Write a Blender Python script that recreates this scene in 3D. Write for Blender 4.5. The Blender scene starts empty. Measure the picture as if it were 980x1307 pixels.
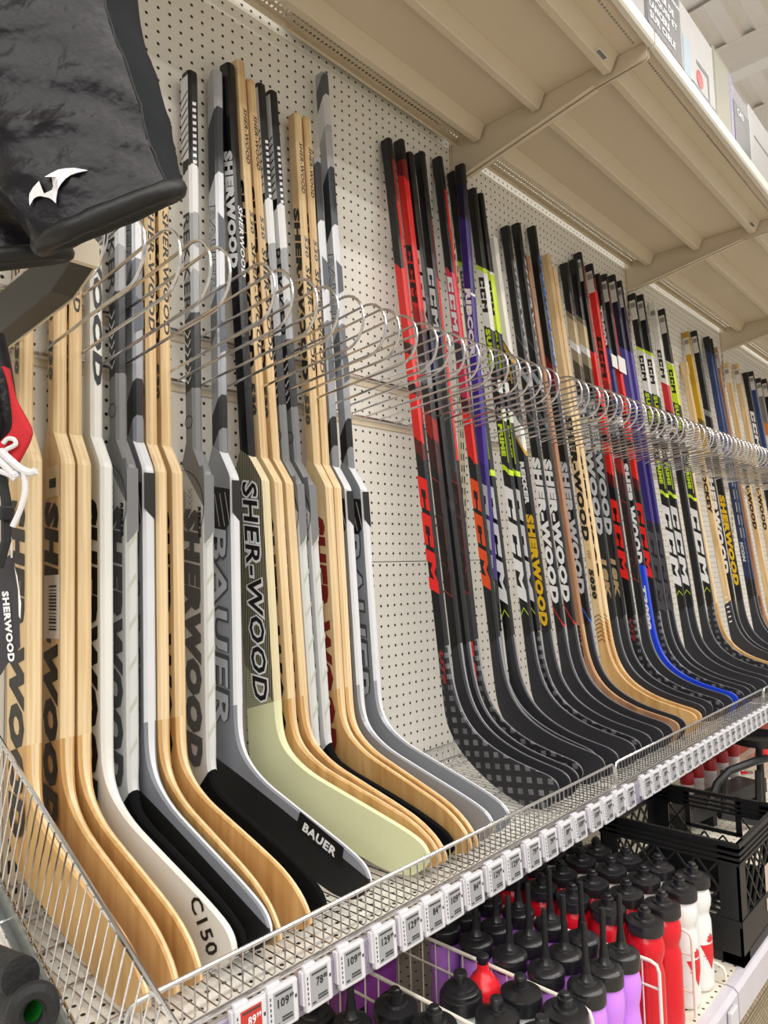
import bpy, bmesh, math, random
from mathutils import Vector, Matrix, noise
random.seed(7)
sc = bpy.context.scene
COL = sc.collection
R = math.radians
# ------------------------------------------------------------------ camera
CAM = Vector((0.0, -1.21742, 1.5))
RX = Vector((0.68052, -0.73235, -0.02348)); DN = Vector((0.03906, 0.06826, -0.9969)); FW = Vector((0.73168, 0.6775, 0.07506))
cd = bpy.data.cameras.new('camera'); cam = bpy.data.objects.new('camera', cd); COL.objects.link(cam)
cd.sensor_fit = 'HORIZONTAL'; cd.sensor_width = 36.0; cd.lens = 901.24 / 980 * 36; cd.clip_start = 0.05; cd.clip_end = 100
m3 = Matrix((RX, -DN, -FW)).transposed()
cam.matrix_world = Matrix.Translation(CAM) @ m3.to_4x4()
sc.camera = cam
# ------------------------------------------------------------------ world, lamps, exposure
w = bpy.data.worlds.new('store'); sc.world = w; w.use_nodes = True
w.node_tree.nodes['Background'].inputs[0].default_value = (1.0, 0.97, 0.93, 1)
w.node_tree.nodes['Background'].inputs[1].default_value = 0.62
sc.view_settings.view_transform = 'Standard'; sc.view_settings.look = 'None'
sc.view_settings.gamma = 1.0; sc.view_settings.use_curve_mapping = False
sc.view_settings.exposure = 0.08
def strip_lamp(x, y, z, lx, ly, power, col=(1, .972, .938)):
    l = bpy.data.lights.new('ceiling_lamp', 'AREA'); l.shape = 'RECTANGLE'; l.size = lx; l.size_y = ly; l.energy = power; l.color = col
    o = bpy.data.objects.new('ceiling_lamp', l); COL.objects.link(o); o.location = (x, y, z)
for yy, pw in ((-2.5, 235), (-4.1, 205), (-5.8, 260), (-7.4, 260)):
    strip_lamp(-2.5, yy, 5.3, 19.0, 0.22, pw * 1.42)
# ------------------------------------------------------------------ helpers
def lin(c):
    if isinstance(c, str):
        c = c.lstrip('#'); c = tuple(int(c[i:i+2], 16) / 255 for i in (0, 2, 4))
    return tuple((v / 12.92 if v <= .04045 else ((v + .055) / 1.055) ** 2.4) for v in c[:3]) + (1,)
MATS = {}
def nt(m): return m.node_tree.nodes, m.node_tree.links
def mat(name, col, rough=.5, metal=0., var=.06, vscale=14., bump=0., bscale=60., spec=.5, alpha=None, trans=0.):
    if name in MATS: return MATS[name]
    m = bpy.data.materials.new(name); m.use_nodes = True; n, l = nt(m)
    b = n['Principled BSDF']; b.inputs['Roughness'].default_value = rough; b.inputs['Metallic'].default_value = metal
    b.inputs['Specular IOR Level'].default_value = spec
    if trans: b.inputs['Transmission Weight'].default_value = trans
    if alpha is not None: b.inputs['Alpha'].default_value = alpha
    c = lin(col); tc = n.new('ShaderNodeTexCoord'); nz = n.new('ShaderNodeTexNoise'); nz.inputs['Scale'].default_value = vscale
    l.new(tc.outputs['Object'], nz.inputs['Vector'])
    mx = n.new('ShaderNodeMix'); mx.data_type = 'RGBA'
    mx.inputs['A'].default_value = tuple(max(0, v * (1 - var)) for v in c[:3]) + (1,)
    mx.inputs['B'].default_value = tuple(min(1, v * (1 + var)) for v in c[:3]) + (1,)
    l.new(nz.outputs['Fac'], mx.inputs['Factor']); l.new(mx.outputs['Result'], b.inputs['Base Color'])
    if bump:
        n2 = n.new('ShaderNodeTexNoise'); n2.inputs['Scale'].default_value = bscale; n2.inputs['Detail'].default_value = 3
        l.new(tc.outputs['Object'], n2.inputs['Vector'])
        bp = n.new('ShaderNodeBump'); bp.inputs['Strength'].default_value = bump; bp.inputs['Distance'].default_value = .01
        l.new(n2.outputs['Fac'], bp.inputs['Height']); l.new(bp.outputs['Normal'], b.inputs['Normal'])
    MATS[name] = m; return m
def wood(name, c1, c2, rough=.42, along=(26, 26, 2.2)):
    if name in MATS: return MATS[name]
    m = bpy.data.materials.new(name); m.use_nodes = True; n, l = nt(m); b = n['Principled BSDF']
    b.inputs['Roughness'].default_value = rough
    tc = n.new('ShaderNodeTexCoord'); mp = n.new('ShaderNodeMapping'); mp.inputs['Scale'].default_value = along
    oi = n.new('ShaderNodeObjectInfo'); ad = n.new('ShaderNodeVectorMath'); ad.operation = 'ADD'
    l.new(tc.outputs['Object'], mp.inputs['Vector']); l.new(mp.outputs['Vector'], ad.inputs[0]); l.new(oi.outputs['Random'], ad.inputs[1])
    nz = n.new('ShaderNodeTexNoise'); nz.inputs['Scale'].default_value = 1.6; nz.inputs['Detail'].default_value = 5; nz.inputs['Distortion'].default_value = .6
    l.new(ad.outputs[0], nz.inputs['Vector'])
    wv = n.new('ShaderNodeTexWave'); wv.inputs['Scale'].default_value = 1.4; wv.inputs['Distortion'].default_value = 5; wv.inputs['Detail'].default_value = 2
    l.new(ad.outputs[0], wv.inputs['Vector'])
    ma = n.new('ShaderNodeMath'); ma.operation = 'MULTIPLY_ADD'; ma.inputs[1].default_value = .22
    l.new(wv.outputs['Fac'], ma.inputs[0]); l.new(nz.outputs['Fac'], ma.inputs[2])
    cr = n.new('ShaderNodeValToRGB'); cr.color_ramp.elements[0].position = .34; cr.color_ramp.elements[0].color = lin(c2)
    cr.color_ramp.elements[1].position = .78; cr.color_ramp.elements[1].color = lin(c1)
    l.new(ma.outputs[0], cr.inputs[0]); l.new(cr.outputs[0], b.inputs['Base Color'])
    MATS[name] = m; return m
def bands(name, stops, skew=0., rough=.32, span=1.9, base=-.35, streak=0., metal=0.):
    """printed colour bands, and painted-in glints, along a stick: factor = (z + skew*y - base)/span, constant steps"""
    if name in MATS: return MATS[name]
    m = bpy.data.materials.new(name); m.use_nodes = True; n, l = nt(m); b = n['Principled BSDF']; b.inputs['Roughness'].default_value = rough
    b.inputs['Metallic'].default_value = metal
    tc = n.new('ShaderNodeTexCoord'); sp = n.new('ShaderNodeSeparateXYZ'); l.new(tc.outputs['Object'], sp.inputs[0])
    a = n.new('ShaderNodeMath'); a.operation = 'MULTIPLY_ADD'; a.inputs[1].default_value = skew
    l.new(sp.outputs['Y'], a.inputs[0]); l.new(sp.outputs['Z'], a.inputs[2]); src = a.outputs[0]
    if streak:
        mp = n.new('ShaderNodeMapping'); mp.inputs['Scale'].default_value = (60, 60, 9); l.new(tc.outputs['Object'], mp.inputs[0])
        nz = n.new('ShaderNodeTexNoise'); nz.inputs['Scale'].default_value = 1.5; l.new(mp.outputs[0], nz.inputs['Vector'])
        a2 = n.new('ShaderNodeMath'); a2.operation = 'MULTIPLY_ADD'; a2.inputs[1].default_value = streak; l.new(nz.outputs['Fac'], a2.inputs[0]); l.new(src, a2.inputs[2]); src = a2.outputs[0]
    mr = n.new('ShaderNodeMapRange'); mr.inputs['From Min'].default_value = base; mr.inputs['From Max'].default_value = base + span
    l.new(src, mr.inputs['Value'])
    cr = n.new('ShaderNodeValToRGB'); cr.color_ramp.interpolation = 'CONSTANT'; e = cr.color_ramp.elements
    st = sorted(stops); 
    e[0].position = 0; e[0].color = lin(st[0][1])
    e[1].position = min(1, (st[1][0] - base) / span) if len(st) > 1 else 1; e[1].color = lin(st[1][1] if len(st) > 1 else st[0][1])
    for h, c in st[2:]:
        x = e.new(min(1, (h - base) / span)); x.color = lin(c)
    l.new(mr.outputs[0], cr.inputs[0]); l.new(cr.outputs[0], b.inputs['Base Color'])
    MATS[name] = m; return m
class MB:
    def __init__(s): s.v = []; s.f = []; s.m = []
    def add(s, vs, fs, mi=0):
        o = len(s.v); s.v += [tuple(v) for v in vs]; s.f += [tuple(i + o for i in f) for f in fs]; s.m += [mi] * len(fs)
    def box(s, a, b, mi=0):
        (x0, y0, z0), (x1, y1, z1) = a, b
        s.add([(x0,y0,z0),(x1,y0,z0),(x1,y1,z0),(x0,y1,z0),(x0,y0,z1),(x1,y0,z1),(x1,y1,z1),(x0,y1,z1)],
              [(0,3,2,1),(4,5,6,7),(0,1,5,4),(1,2,6,5),(2,3,7,6),(3,0,4,7)], mi)
    def cbox(s, a, b, c=.004, mi=0):
        """box with chamfered vertical and horizontal edges, from a bmesh bevel"""
        bm = bmesh.new(); bmesh.ops.create_cube(bm, size=1)
        sz = [b[i] - a[i] for i in range(3)]; ce = [(b[i] + a[i]) / 2 for i in range(3)]
        for v in bm.verts: v.co = Vector([v.co[i] * sz[i] + ce[i] for i in range(3)])
        bmesh.ops.bevel(bm, geom=bm.edges[:], offset=c, segments=2, affect='EDGES', profile=.5)
        bm.verts.index_update(); s.add([v.co for v in bm.verts], [[v.index for v in f.verts] for f in bm.faces], mi); bm.free()
    def prism(s, poly, x0, x1, ax='x', mi=0):
        """polygon in the other two axes, extruded along ax"""
        n = len(poly)
        mk = {'x': lambda p, t: (t, p[0], p[1]), 'y': lambda p, t: (p[0], t, p[1]), 'z': lambda p, t: (p[0], p[1], t)}[ax]
        s.add([mk(p, x0) for p in poly] + [mk(p, x1) for p in poly],
              [tuple(range(n))[::-1], tuple(range(n, 2 * n))] + [(i, (i + 1) % n, n + (i + 1) % n, n + i) for i in range(n)], mi)
    def tube(s, pts, r, seg=6, closed=False, caps=True, mi=0):
        pts = [Vector(p) for p in pts]; n = len(pts); rs = r if isinstance(r, (list, tuple)) else [r] * n
        rings = []; prev = None
        for i, p in enumerate(pts):
            if closed: t = pts[(i + 1) % n] - pts[i - 1]
            else: t = pts[min(i + 1, n - 1)] - pts[max(i - 1, 0)]
            t.normalize()
            if prev is None:
                u = t.orthogonal().normalized()
            else:
                u = (prev - t * prev.dot(t))
                u = u.normalized() if u.length > 1e-6 else t.orthogonal().normalized()
            prev = u; w_ = t.cross(u)
            rings.append([p + (u * math.cos(2*math.pi*k/seg) + w_ * math.sin(2*math.pi*k/seg)) * rs[i] for k in range(seg)])
        vs = [v for ring in rings for v in ring]; fs = []
        for i in range(n if closed else n - 1):
            j = (i + 1) % n
            for k in range(seg): fs.append((i*seg+k, i*seg+(k+1)%seg, j*seg+(k+1)%seg, j*seg+k))
        if caps and not closed: fs += [tuple(range(seg))[::-1], tuple(range((n-1)*seg, n*seg))]
        s.add(vs, fs, mi)
    def lathe(s, prof, seg=24, c=(0,0,0), mi=0, wob=None):
        vs = []; fs = []
        for i, (r, z) in enumerate(prof):
            for k in range(seg):
                a = 2*math.pi*k/seg; rr = r * (wob(i, k) if wob else 1)
                vs.append((c[0] + rr*math.cos(a), c[1] + rr*math.sin(a), c[2] + z))
        for i in range(len(prof) - 1):
            for k in range(seg): fs.append((i*seg+k, i*seg+(k+1)%seg, (i+1)*seg+(k+1)%seg, (i+1)*seg+k))
        fs += [tuple(range(seg))[::-1], tuple(range((len(prof)-1)*seg, len(prof)*seg))]
        s.add(vs, fs, mi)
    def mesh(s, name, mats, smooth=False):
        me = bpy.data.meshes.new(name); me.from_pydata(s.v, [], s.f)
        for m in (mats if isinstance(mats, (list, tuple)) else [mats]): me.materials.append(m)
        if len(set(s.m)) > 1: me.polygons.foreach_set('material_index', s.m)
        me.update()
        if smooth:
            me.polygons.foreach_set('use_smooth', [True] * len(me.polygons)); me.set_sharp_from_angle(angle=R(38))
        return me
    def build(s, name, mats, parent=None, smooth=False, kind=None, label=None):
        return link(s.mesh(name, mats, smooth), name, parent, kind, label)
def link(me, name, parent=None, kind=None, label=None):
    o = bpy.data.objects.new(name, me); COL.objects.link(o)
    if parent: o.parent = parent
    if kind: o['kind'] = kind
    if label: o['label'] = label
    return o
def tag(o, label, cat, group=None):
    o['label'] = label; o['category'] = cat
    if group: o['group'] = group
    return o
def empty(name, loc=(0,0,0), rot=(0,0,0), label=None, cat=None, group=None):
    o = bpy.data.objects.new(name, None); COL.objects.link(o); o.location = loc; o.rotation_euler = rot; o.empty_display_size = .05
    if label: tag(o, label, cat, group)
    return o
def at(u, v, d):   # point at depth d along the line of sight through (u, v) of the 980x1307 frame
    return CAM + (RX * ((u - 490) / 901.24) + DN * ((v - 653.5) / 901.24) + FW) * d
# lettering: flat mesh, cached; baseline along +x, cap height 1, centred at the start of the line
TXT = {}
def text_mesh(body, shear=0., bold=0.03, m=None):
    k = (body, shear, bold, m.name)
    if k in TXT: return TXT[k]
    cu = bpy.data.curves.new('lettering', 'FONT'); cu.body = body; cu.shear = shear; cu.offset = bold; cu.resolution_u = 2; cu.size = 1
    cu.space_character = 1.06 + bold
    to = bpy.data.objects.new('t', cu); COL.objects.link(to); dg = bpy.context.evaluated_depsgraph_get(); dg.update()
    me = bpy.data.meshes.new_from_object(to.evaluated_get(dg)); bpy.data.objects.remove(to); bpy.data.curves.remove(cu)
    xs = [v.co.x for v in me.vertices]; ys = [v.co.y for v in me.vertices]
    x0, x1, y0, y1 = min(xs), max(xs), min(ys), max(ys)
    for v in me.vertices: v.co.x = (v.co.x - x0) / (x1 - x0); v.co.y = (v.co.y - y0) / (y1 - y0)
    me.materials.clear(); me.materials.append(m); TXT[k] = me; return me
def lettering(body, m, parent, p0, base, up, length, height, shear=.18, bold=.035, name='lettering'):
    """text whose lower left corner is p0 (parent space); base/up unit vectors"""
    o = link(block_mesh(m) if body == 'CCM' else text_mesh(body, shear, bold, m), name, parent)
    b = Vector(base).normalized(); u = Vector(up).normalized(); nn = b.cross(u)
    mm = Matrix((b * length, u * height, nn)).transposed().to_4x4(); mm.translation = Vector(p0)
    o.matrix_local = mm; return o
def block_mesh(m):
    """heavy slab letters C C M in a unit box"""
    k = ('block', m.name)
    if k in TXT: return TXT[k]
    C_ = [[(0,0),(1,0),(1,.27),(0,.27)], [(0,.73),(1,.73),(1,1),(0,1)], [(0,.27),(.38,.27),(.38,.73),(0,.73)], [(.66,.27),(1,.27),(1,.40),(.66,.40)], [(.66,.60),(1,.60),(1,.73),(.66,.73)]]
    M_ = [[(0,0),(.30,0),(.30,.72),(0,1)], [(.70,0),(1,0),(1,1),(.70,.72)], [(0,1),(.30,.72),(.30,1)], [(.70,.72),(1,1),(.70,1)], [(.30,1),(.30,.62),(.50,.34),(.50,.72)], [(.70,1),(.50,.72),(.50,.34),(.70,.62)]]
    b = MB(); x = 0; tot = 1 + .16 + 1 + .16 + 1.25
    for g, w_ in ((C_, 1), (C_, 1), (M_, 1.25)):
        for q in g: b.add([((x + px * w_ + .22 * (py - .5)) / tot, py, 0) for px, py in q], [tuple(range(len(q)))])
        x += w_ + .16
    TXT[k] = b.mesh('lettering', m); return TXT[k]
# ------------------------------------------------------------------ shared materials
M_shelf = mat('shelf_enamel', '#d3c6ae', .42, var=.03)
M_shelfw = mat('shelf_white', '#dedacd', .4, var=.02)
M_chrome = mat('chrome_wire', '#d6d6d9', .22, 1., var=.05)
M_black = mat('black_plastic', '#1a1a1d', .42, spec=.4)
M_bmat = mat('black_matt', '#1b1b1d', .6)
M_white = mat('white_plastic', '#e9e8e4', .35, var=.02)
M_wwire = mat('white_wire', '#e6dfd2', .45, var=.02)
INK = {k: mat('ink_' + k, c, .4, var=.03) for k, c in dict(black='#171414', white='#e8e8ea', red='#e8251e', gold='#e0b313', grey='#8c8d92', dgrey='#4c4d50', maroon='#7d1a17', lime='#c3e02a',
        silver='#b9bcc2', blue='#2d4bd0', tan='#a8906a', orange='#e2501f', dred='#8e2a2c', cream='#e7e2c4').items()}
# ------------------------------------------------------------------ back wall, pegboard, uprights
BX = [-0.783 + 1.2192 * i for i in range(7)]      # bay boundaries: -.783 .436 1.655 2.875 4.094 5.313 6.532
def peg_mat(name, zoff):
    m = bpy.data.materials.new(name); m.use_nodes = True; n, l = nt(m); b = n['Principled BSDF']; b.inputs['Roughness'].default_value = .5
    tc = n.new('ShaderNodeTexCoord'); mp = n.new('ShaderNodeMapping'); s = 1 / .0254; mp.inputs['Scale'].default_value = (s, 0, s)
    mp.inputs['Location'].default_value = (.5 - 1.2701 * s, 0, .5 - zoff * s)
    fr = n.new('ShaderNodeVectorMath'); fr.operation = 'FRACTION'; sb = n.new('ShaderNodeVectorMath'); sb.operation = 'SUBTRACT'; sb.inputs[1].default_value = (.5, 0, .5)
    ln = n.new('ShaderNodeVectorMath'); ln.operation = 'LENGTH'
    l.new(tc.outputs['Object'], mp.inputs[0]); l.new(mp.outputs[0], fr.inputs[0]); l.new(fr.outputs[0], sb.inputs[0]); l.new(sb.outputs[0], ln.inputs[0])
    lt = n.new('ShaderNodeMapRange'); lt.inputs['From Min'].default_value = .105; lt.inputs['From Max'].default_value = .14
    l.new(ln.outputs['Value'], lt.inputs['Value'])
    nz = n.new('ShaderNodeTexNoise'); nz.inputs['Scale'].default_value = 5; l.new(tc.outputs['Object'], nz.inputs['Vector'])
    pc = n.new('ShaderNodeMix'); pc.data_type = 'RGBA'; pc.inputs['A'].default_value = lin('#dedbd1'); pc.inputs['B'].default_value = lin('#e8e5dc'); l.new(nz.outputs['Fac'], pc.inputs['Factor'])
    mx = n.new('ShaderNodeMix'); mx.data_type = 'RGBA'; mx.inputs['A'].default_value = lin('#1d1713'); l.new(pc.outputs['Result'], mx.inputs['B'])
    l.new(lt.outputs[0], mx.inputs['Factor']); l.new(mx.outputs['Result'], b.inputs['Base Color'])
    bp = n.new('ShaderNodeBump'); bp.inputs['Distance'].default_value = .004; bp.inputs['Strength'].default_value = .8; l.new(lt.outputs[0], bp.inputs['Height']); l.new(bp.outputs[0], b.inputs['Normal'])
    return m
PU = peg_mat('pegboard_upper', 1.5 + 1.1214); PLo = peg_mat('pegboard_lower', 1.4995)
b = MB(); b.box((-2.0, .012, 0), (7.6, .05, 3.6)); wall = b.build('wall_back', M_shelf, kind='structure')
for i in range(6):
    x0, x1 = BX[i] + .016, BX[i + 1] - .016
    for z0, z1, m in ((.12, .598, PLo), (.60, 1.5075, PLo), (1.5095, 2.735, PU), (2.7365, 3.55, PU)):
        b = MB(); b.box((x0, 0, z0), (x1, .011, z1)); b.build('pegboard_panel', m, wall)
for i in range(7):
    b = MB(); x = BX[i]
    b.box((x - .0145, -.0015, .05), (x + .0145, .011, 3.55))
    for k in range(0, 96):
        z = .2 + k * .0333
        b.box((x - .0075, -.0020, z), (x - .0035, -.0014, z + .02), 1); b.box((x + .0035, -.0020, z), (x + .0075, -.0014, z + .02), 1)
    b.build('upright', [M_shelf, M_bmat], wall)
b = MB(); b.box((-4, -10, -.02), (12, 1, 0)); b.build('floor', mat('floor_tile', '#a59c8c', .35, vscale=2), kind='structure')
# ceiling: ribbed steel deck on beams, lamps hung below it
Mc = mat('ceiling_deck', '#f1ece5', .6, var=.02)
b = MB()
ys = -10.
while ys < 8:
    b.add([(-6, ys, 5.9), (18, ys, 5.9), (18, ys + .11, 5.9), (-6, ys + .11, 5.9), (18, ys + .14, 5.94), (-6, ys + .14, 5.94), (18, ys + .20, 5.94), (-6, ys + .20, 5.94), (18, ys + .23, 5.9), (-6, ys + .23, 5.9)],
          [(0,1,2,3), (3,2,4,5), (5,4,6,7), (7,6,8,9)]); ys += .23
ceil = b.build('ceiling', Mc, kind='structure')
for k in range(12):
    b = MB(); x = -2.6 + k * 1.12
    b.prism([(x-.07, 5.62), (x+.07, 5.62), (x+.07, 5.635), (x+.012, 5.645), (x+.012, 5.88), (x+.07, 5.89), (x+.07, 5.9), (x-.07, 5.9), (x-.07, 5.89), (x-.012, 5.88), (x-.012, 5.645), (x-.07, 5.635)], -10, 8, 'y')
    b.build('beam', Mc, ceil)
b = MB(); b.tube([(5.2, -.6, 5.6), (5.3, .4, 5.6), (5.35, 1.6, 5.6)], .012, 6); b.build('cable', mat('cable_grey', '#8e8880', .5), ceil)
b = MB()
for x in (6.55, 6.66): b.box((x, .35, 5.86), (x + .06, .42, 5.90))
b.build('junction_box', mat('cable_grey', '#8e8880', .5), ceil)
# ------------------------------------------------------------------ upper shelves
def perf(b, x0, x1, y0, y1, z, rows, pitch, hx, hy):
    """sheet at height z with rectangular holes hx*hy in rows at the given y"""
    ycuts = [y0]
    for r in sorted(rows): ycuts += [r - hy / 2, r + hy / 2]
    ycuts.append(y1)
    for i in range(len(ycuts) - 1):
        a, c = ycuts[i], ycuts[i + 1]
        if i % 2 == 0: b.add([(x0, a, z), (x1, a, z), (x1, c, z), (x0, c, z)], [(0, 3, 2, 1)])
        else:
            n = int((x1 - x0 - .03) / pitch); s = x0 + (x1 - x0 - (n - 1) * pitch) / 2; prev = x0
            for k in range(n):
                xa = s + k * pitch - hx / 2
                b.add([(prev, a, z), (xa, a, z), (xa, c, z), (prev, c, z)], [(0, 3, 2, 1)]); prev = xa + hx
            b.add([(prev, a, z), (x1, a, z), (x1, c, z), (prev, c, z)], [(0, 3, 2, 1)])
SH_LAB = ['beige steel top shelf at far left above the padded black shorts', 'beige steel top shelf above the goalie sticks', 'beige steel top shelf over the red and black sticks, second bay',
          'beige steel top shelf of the third bay, over the two joined white tags', 'beige steel top shelf of the fourth bay, far right', 'beige steel top shelf at the far end of the aisle']
for i in range(6):
    x0, x1 = BX[i] + .004, BX[i + 1] - .004
    t = empty('metal_shelf', ((x0 + x1) / 2, 0, 2.72), label=SH_LAB[i], cat='shelf')
    ox = -(x0 + x1) / 2; oz = -2.72
    def sh(b): 
        b.v = [(v[0] + ox, v[1], v[2] + oz) for v in b.v]; return b
    b = MB()
    perf(b, x0, x1, -.60, -.535, 2.758, [-.572], .0127, .0075, .005)
    b.add([(x0, -.535, 2.758), (x1, -.535, 2.758), (x1, -.066, 2.758), (x0, -.066, 2.758)], [(0, 3, 2, 1)])
    perf(b, x0, x1, -.066, -.022, 2.758, [-.036, -.053], .0127, .0065, .0065)
    b.box((x0, -.0235, 2.738), (x1, -.022, 2.758)); b.box((x0, -.030, 2.738), (x1, -.0235, 2.7395))
    sh(b).build('shelf_pan', M_shelf, t)
    b = MB(); b.prism([(-.600, 2.742), (-.612, 2.742), (-.616, 2.748), (-.616, 2.778), (-.612, 2.784), (-.600, 2.784), (-.600, 2.778), (-.608, 2.775), (-.608, 2.75), (-.600, 2.75)], x0, x1, 'x'); sh(b).build('front_lip', M_shelfw, t)
    for yc in (-.10, -.295, -.50):
        b = MB(); b.prism([(yc - .03, 2.7575), (yc - .012, 2.722), (yc - .008, 2.7195), (yc + .008, 2.7195), (yc + .012, 2.722), (yc + .03, 2.7575)], x0 + .012, x1 - .012, 'x'); sh(b).build('rib', M_shelf, t, smooth=False)
    for xb in (x0, x1):
        b = MB(); s = 1 if xb == x0 else -1; xa, xc = sorted((xb, xb + s * .0035))
        b.prism([(-.002, 2.635), (-.03, 2.637), (-.46, 2.708), (-.59, 2.716), (-.598, 2.722), (-.598, 2.757), (-.002, 2.757)], xa, xc, 'x')
        xd, xe = sorted((xb + s * .0035, xb + s * .012)); b.prism([(-.03, 2.637), (-.46, 2.708), (-.46, 2.711), (-.03, 2.640)], xd, xe, 'x')
        sh(b).build('bracket', M_shelf, t)
    b = MB(); xs_ = x1 - .11; b.box((xs_, -.528, 2.7185), (xs_ + .045, -.514, 2.7190)); 
    for k in range(9): b.box((xs_ + .003 + k * .0045, -.526, 2.7180), (xs_ + .0055 + k * .0045, -.516, 2.7184), 1)
    sh(b).build('sticker', [M_white, M_black], t)
# ------------------------------------------------------------------ display shelf, wire trays, price rail
def perf_mat(name, col, hole, pitch, r, ax):
    m = bpy.data.materials.new(name); m.use_nodes = True; n, l = nt(m); b = n['Principled BSDF']; b.inputs['Roughness'].default_value = .42
    tc = n.new('ShaderNodeTexCoord'); mp = n.new('ShaderNodeMapping'); s = 1 / pitch; sc3 = [s, s, s]; sc3[ax] = 0; mp.inputs['Scale'].default_value = sc3
    fr = n.new('ShaderNodeVectorMath'); fr.operation = 'FRACTION'; sb = n.new('ShaderNodeVectorMath'); sb.operation = 'SUBTRACT'
    h = [.5, .5, .5]; h[ax] = 0; sb.inputs[1].default_value = h; ln = n.new('ShaderNodeVectorMath'); ln.operation = 'LENGTH'
    l.new(tc.outputs['Object'], mp.inputs[0]); l.new(mp.outputs[0], fr.inputs[0]); l.new(fr.outputs[0], sb.inputs[0]); l.new(sb.outputs[0], ln.inputs[0])
    lt = n.new('ShaderNodeMapRange'); lt.inputs['From Min'].default_value = r - .02; lt.inputs['From Max'].default_value = r + .02; l.new(ln.outputs['Value'], lt.inputs['Value'])
    mx = n.new('ShaderNodeMix'); mx.data_type = 'RGBA'; mx.inputs['A'].default_value = lin(hole); mx.inputs['B'].default_value = lin(col)
    l.new(lt.outputs[0], mx.inputs['Factor']); l.new(mx.outputs['Result'], b.inputs['Base Color'])
    MATS[name] = m; return m
M_pan = perf_mat('perforated_pan', '#efece3', '#241d17', .0254, .13, 2)
M_rail = mat('price_channel', '#8f899b', .25, var=.02)
M_railg = mat('rail_grey', '#a9a29c', .35, .3)
SL = {1: 'first bay, under the goalie sticks', 2: 'second bay, below the blue blade', 3: 'third bay at the right edge', 4: 'fourth bay, beyond the right edge', 5: 'fifth bay, at the far end'}
for i in range(1, 6):
    x0, x1 = BX[i] - .041, BX[i + 1] - .043
    t = empty('display_shelf', ((x0+x1)/2, 0, .93), label='white perforated steel shelf with lavender price channel, ' + SL[i], cat='shelf'); o3 = (-(x0+x1)/2, 0, -.93)
    def off(b, o): b.v = [(v[0]+o[0], v[1]+o[1], v[2]+o[2]) for v in b.v]; return b
    b = MB(); b.box((x0, -.452, .93), (x1, -.003, .9585)); off(b, o3).build('shelf_pan', M_pan, t)
    b = MB(); b.prism([(-.4525, .922), (-.472, .918), (-.476, .921), (-.476, .968), (-.474, .971), (-.4525, .965)], x0, x1, 'x'); off(b, o3).build('price_channel', M_rail, t)
    b = MB()
    for z in (.927, .933, .962): b.box((x0, -.4772, z), (x1, -.4758, z + .0016))
    off(b, o3).build('channel_ridges', M_rail, t, kind='stuff')
    b = MB(); b.prism([(-.4735, .9712), (-.4527, .9652), (-.4527, .9672), (-.4735, .9732)], x0, x1, 'x')
    for k in range(92): xx = x0 + .008 + k * .0131; b.add([(xx, -.467, .9716), (xx + .006, -.467, .9716), (xx + .006, -.462, .9702), (xx, -.462, .9702)], [(0, 1, 2, 3)], 1)
    off(b, o3).build('slotted_edge', [M_railg, M_bmat], t)
    # chrome wire tray standing on the shelf
    c = empty('wire_tray', ((x0+x1)/2, -.22, .9595), label='chrome wire tray with low front fence, ' + SL[i], cat='wire tray'); o4 = (-(x0+x1)/2, .22, -.9595)
    xa, xb = x0 + .003, x1 - .003
    def rail(zs, y, r, nm):
        p = [(xa, y, zs[0])]
        if len(zs) > 1:
            p = [(xa, y, zs[0]), (xa, y, zs[1] - .012), (xa + .0035, y, zs[1] - .0035), (xa + .012, y, zs[1]), (xb - .012, y, zs[1]), (xb - .0035, y, zs[1] - .0035), (xb, y, zs[1] - .012), (xb, y, zs[0])]
        else: p = [(xa, y, zs[0]), (xb, y, zs[0])]
        b = MB(); b.tube(p, r, 8); off(b, o4).build(nm, M_chrome, c, smooth=True)
    rail((.966, 1.021), -.4455, .0034, 'top_rail'); rail((.9668,), -.4485, .0030, 'bottom_rail')
    rail((.966, 1.014), -.010, .0026, 'back_rail'); rail((.978,), -.0125, .0022, 'back_rail')
    for y in (-.03, -.137, -.249, -.36): rail((.9618,), y, .0022, 'cross_wire')
    b = MB(); n = int((xb - xa) / .0169); 
    for k in range(1, n):
        x = xa + k * (xb - xa) / n
        b.tube([(x, -.4455, 1.02), (x, -.4455, .972), (x, -.440, .966), (x, -.018, .966), (x, -.0125, .971), (x, -.0125, 1.013)], .0012, 4)
    off(b, o4).build('wires', M_chrome, c, smooth=True, kind='stuff')
# price tags clipped to the channel
M_tag = mat('tag_white', '#cdcdd1', .3, var=.01); M_scr = mat('eink_grey', '#97989c', .35, var=.02); M_scr2 = mat('eink_red', '#b9342c', .35); M_clip = mat('clip_clear', '#d9d6df', .15, var=.01)
ORD = ['first', 'second', 'third', 'fourth', 'fifth', 'sixth', 'seventh', 'eighth', 'ninth', 'tenth', 'eleventh', 'twelfth', 'thirteenth', 'fourteenth', 'fifteenth', 'sixteenth', 'seventeenth', 'eighteenth', 'nineteenth', 'twentieth', 'twenty-first', 'twenty-second']
b = MB(); b.cbox((-.0235, -.010, -.026), (.0235, 0, .026), .003); me_body = b.mesh('body', M_tag)
b = MB(); b.box((-.0155, -.0106, -.020), (.0145, -.0098, .021)); me_scr = b.mesh('screen', M_scr); me_scr2 = me_scr.copy(); me_scr2.materials[0] = M_scr2
b = MB()
b.cbox((-.0255, -.006, -.018), (-.018, .0035, .024), .0018); b.cbox((-.020, -.004, .024), (.0, .0035, .0285), .0015); me_clip = b.mesh('clip', M_clip)
b = MB(); b.box((.0175, -.0104, .003), (.0205, -.0099, .007)); 
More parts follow.
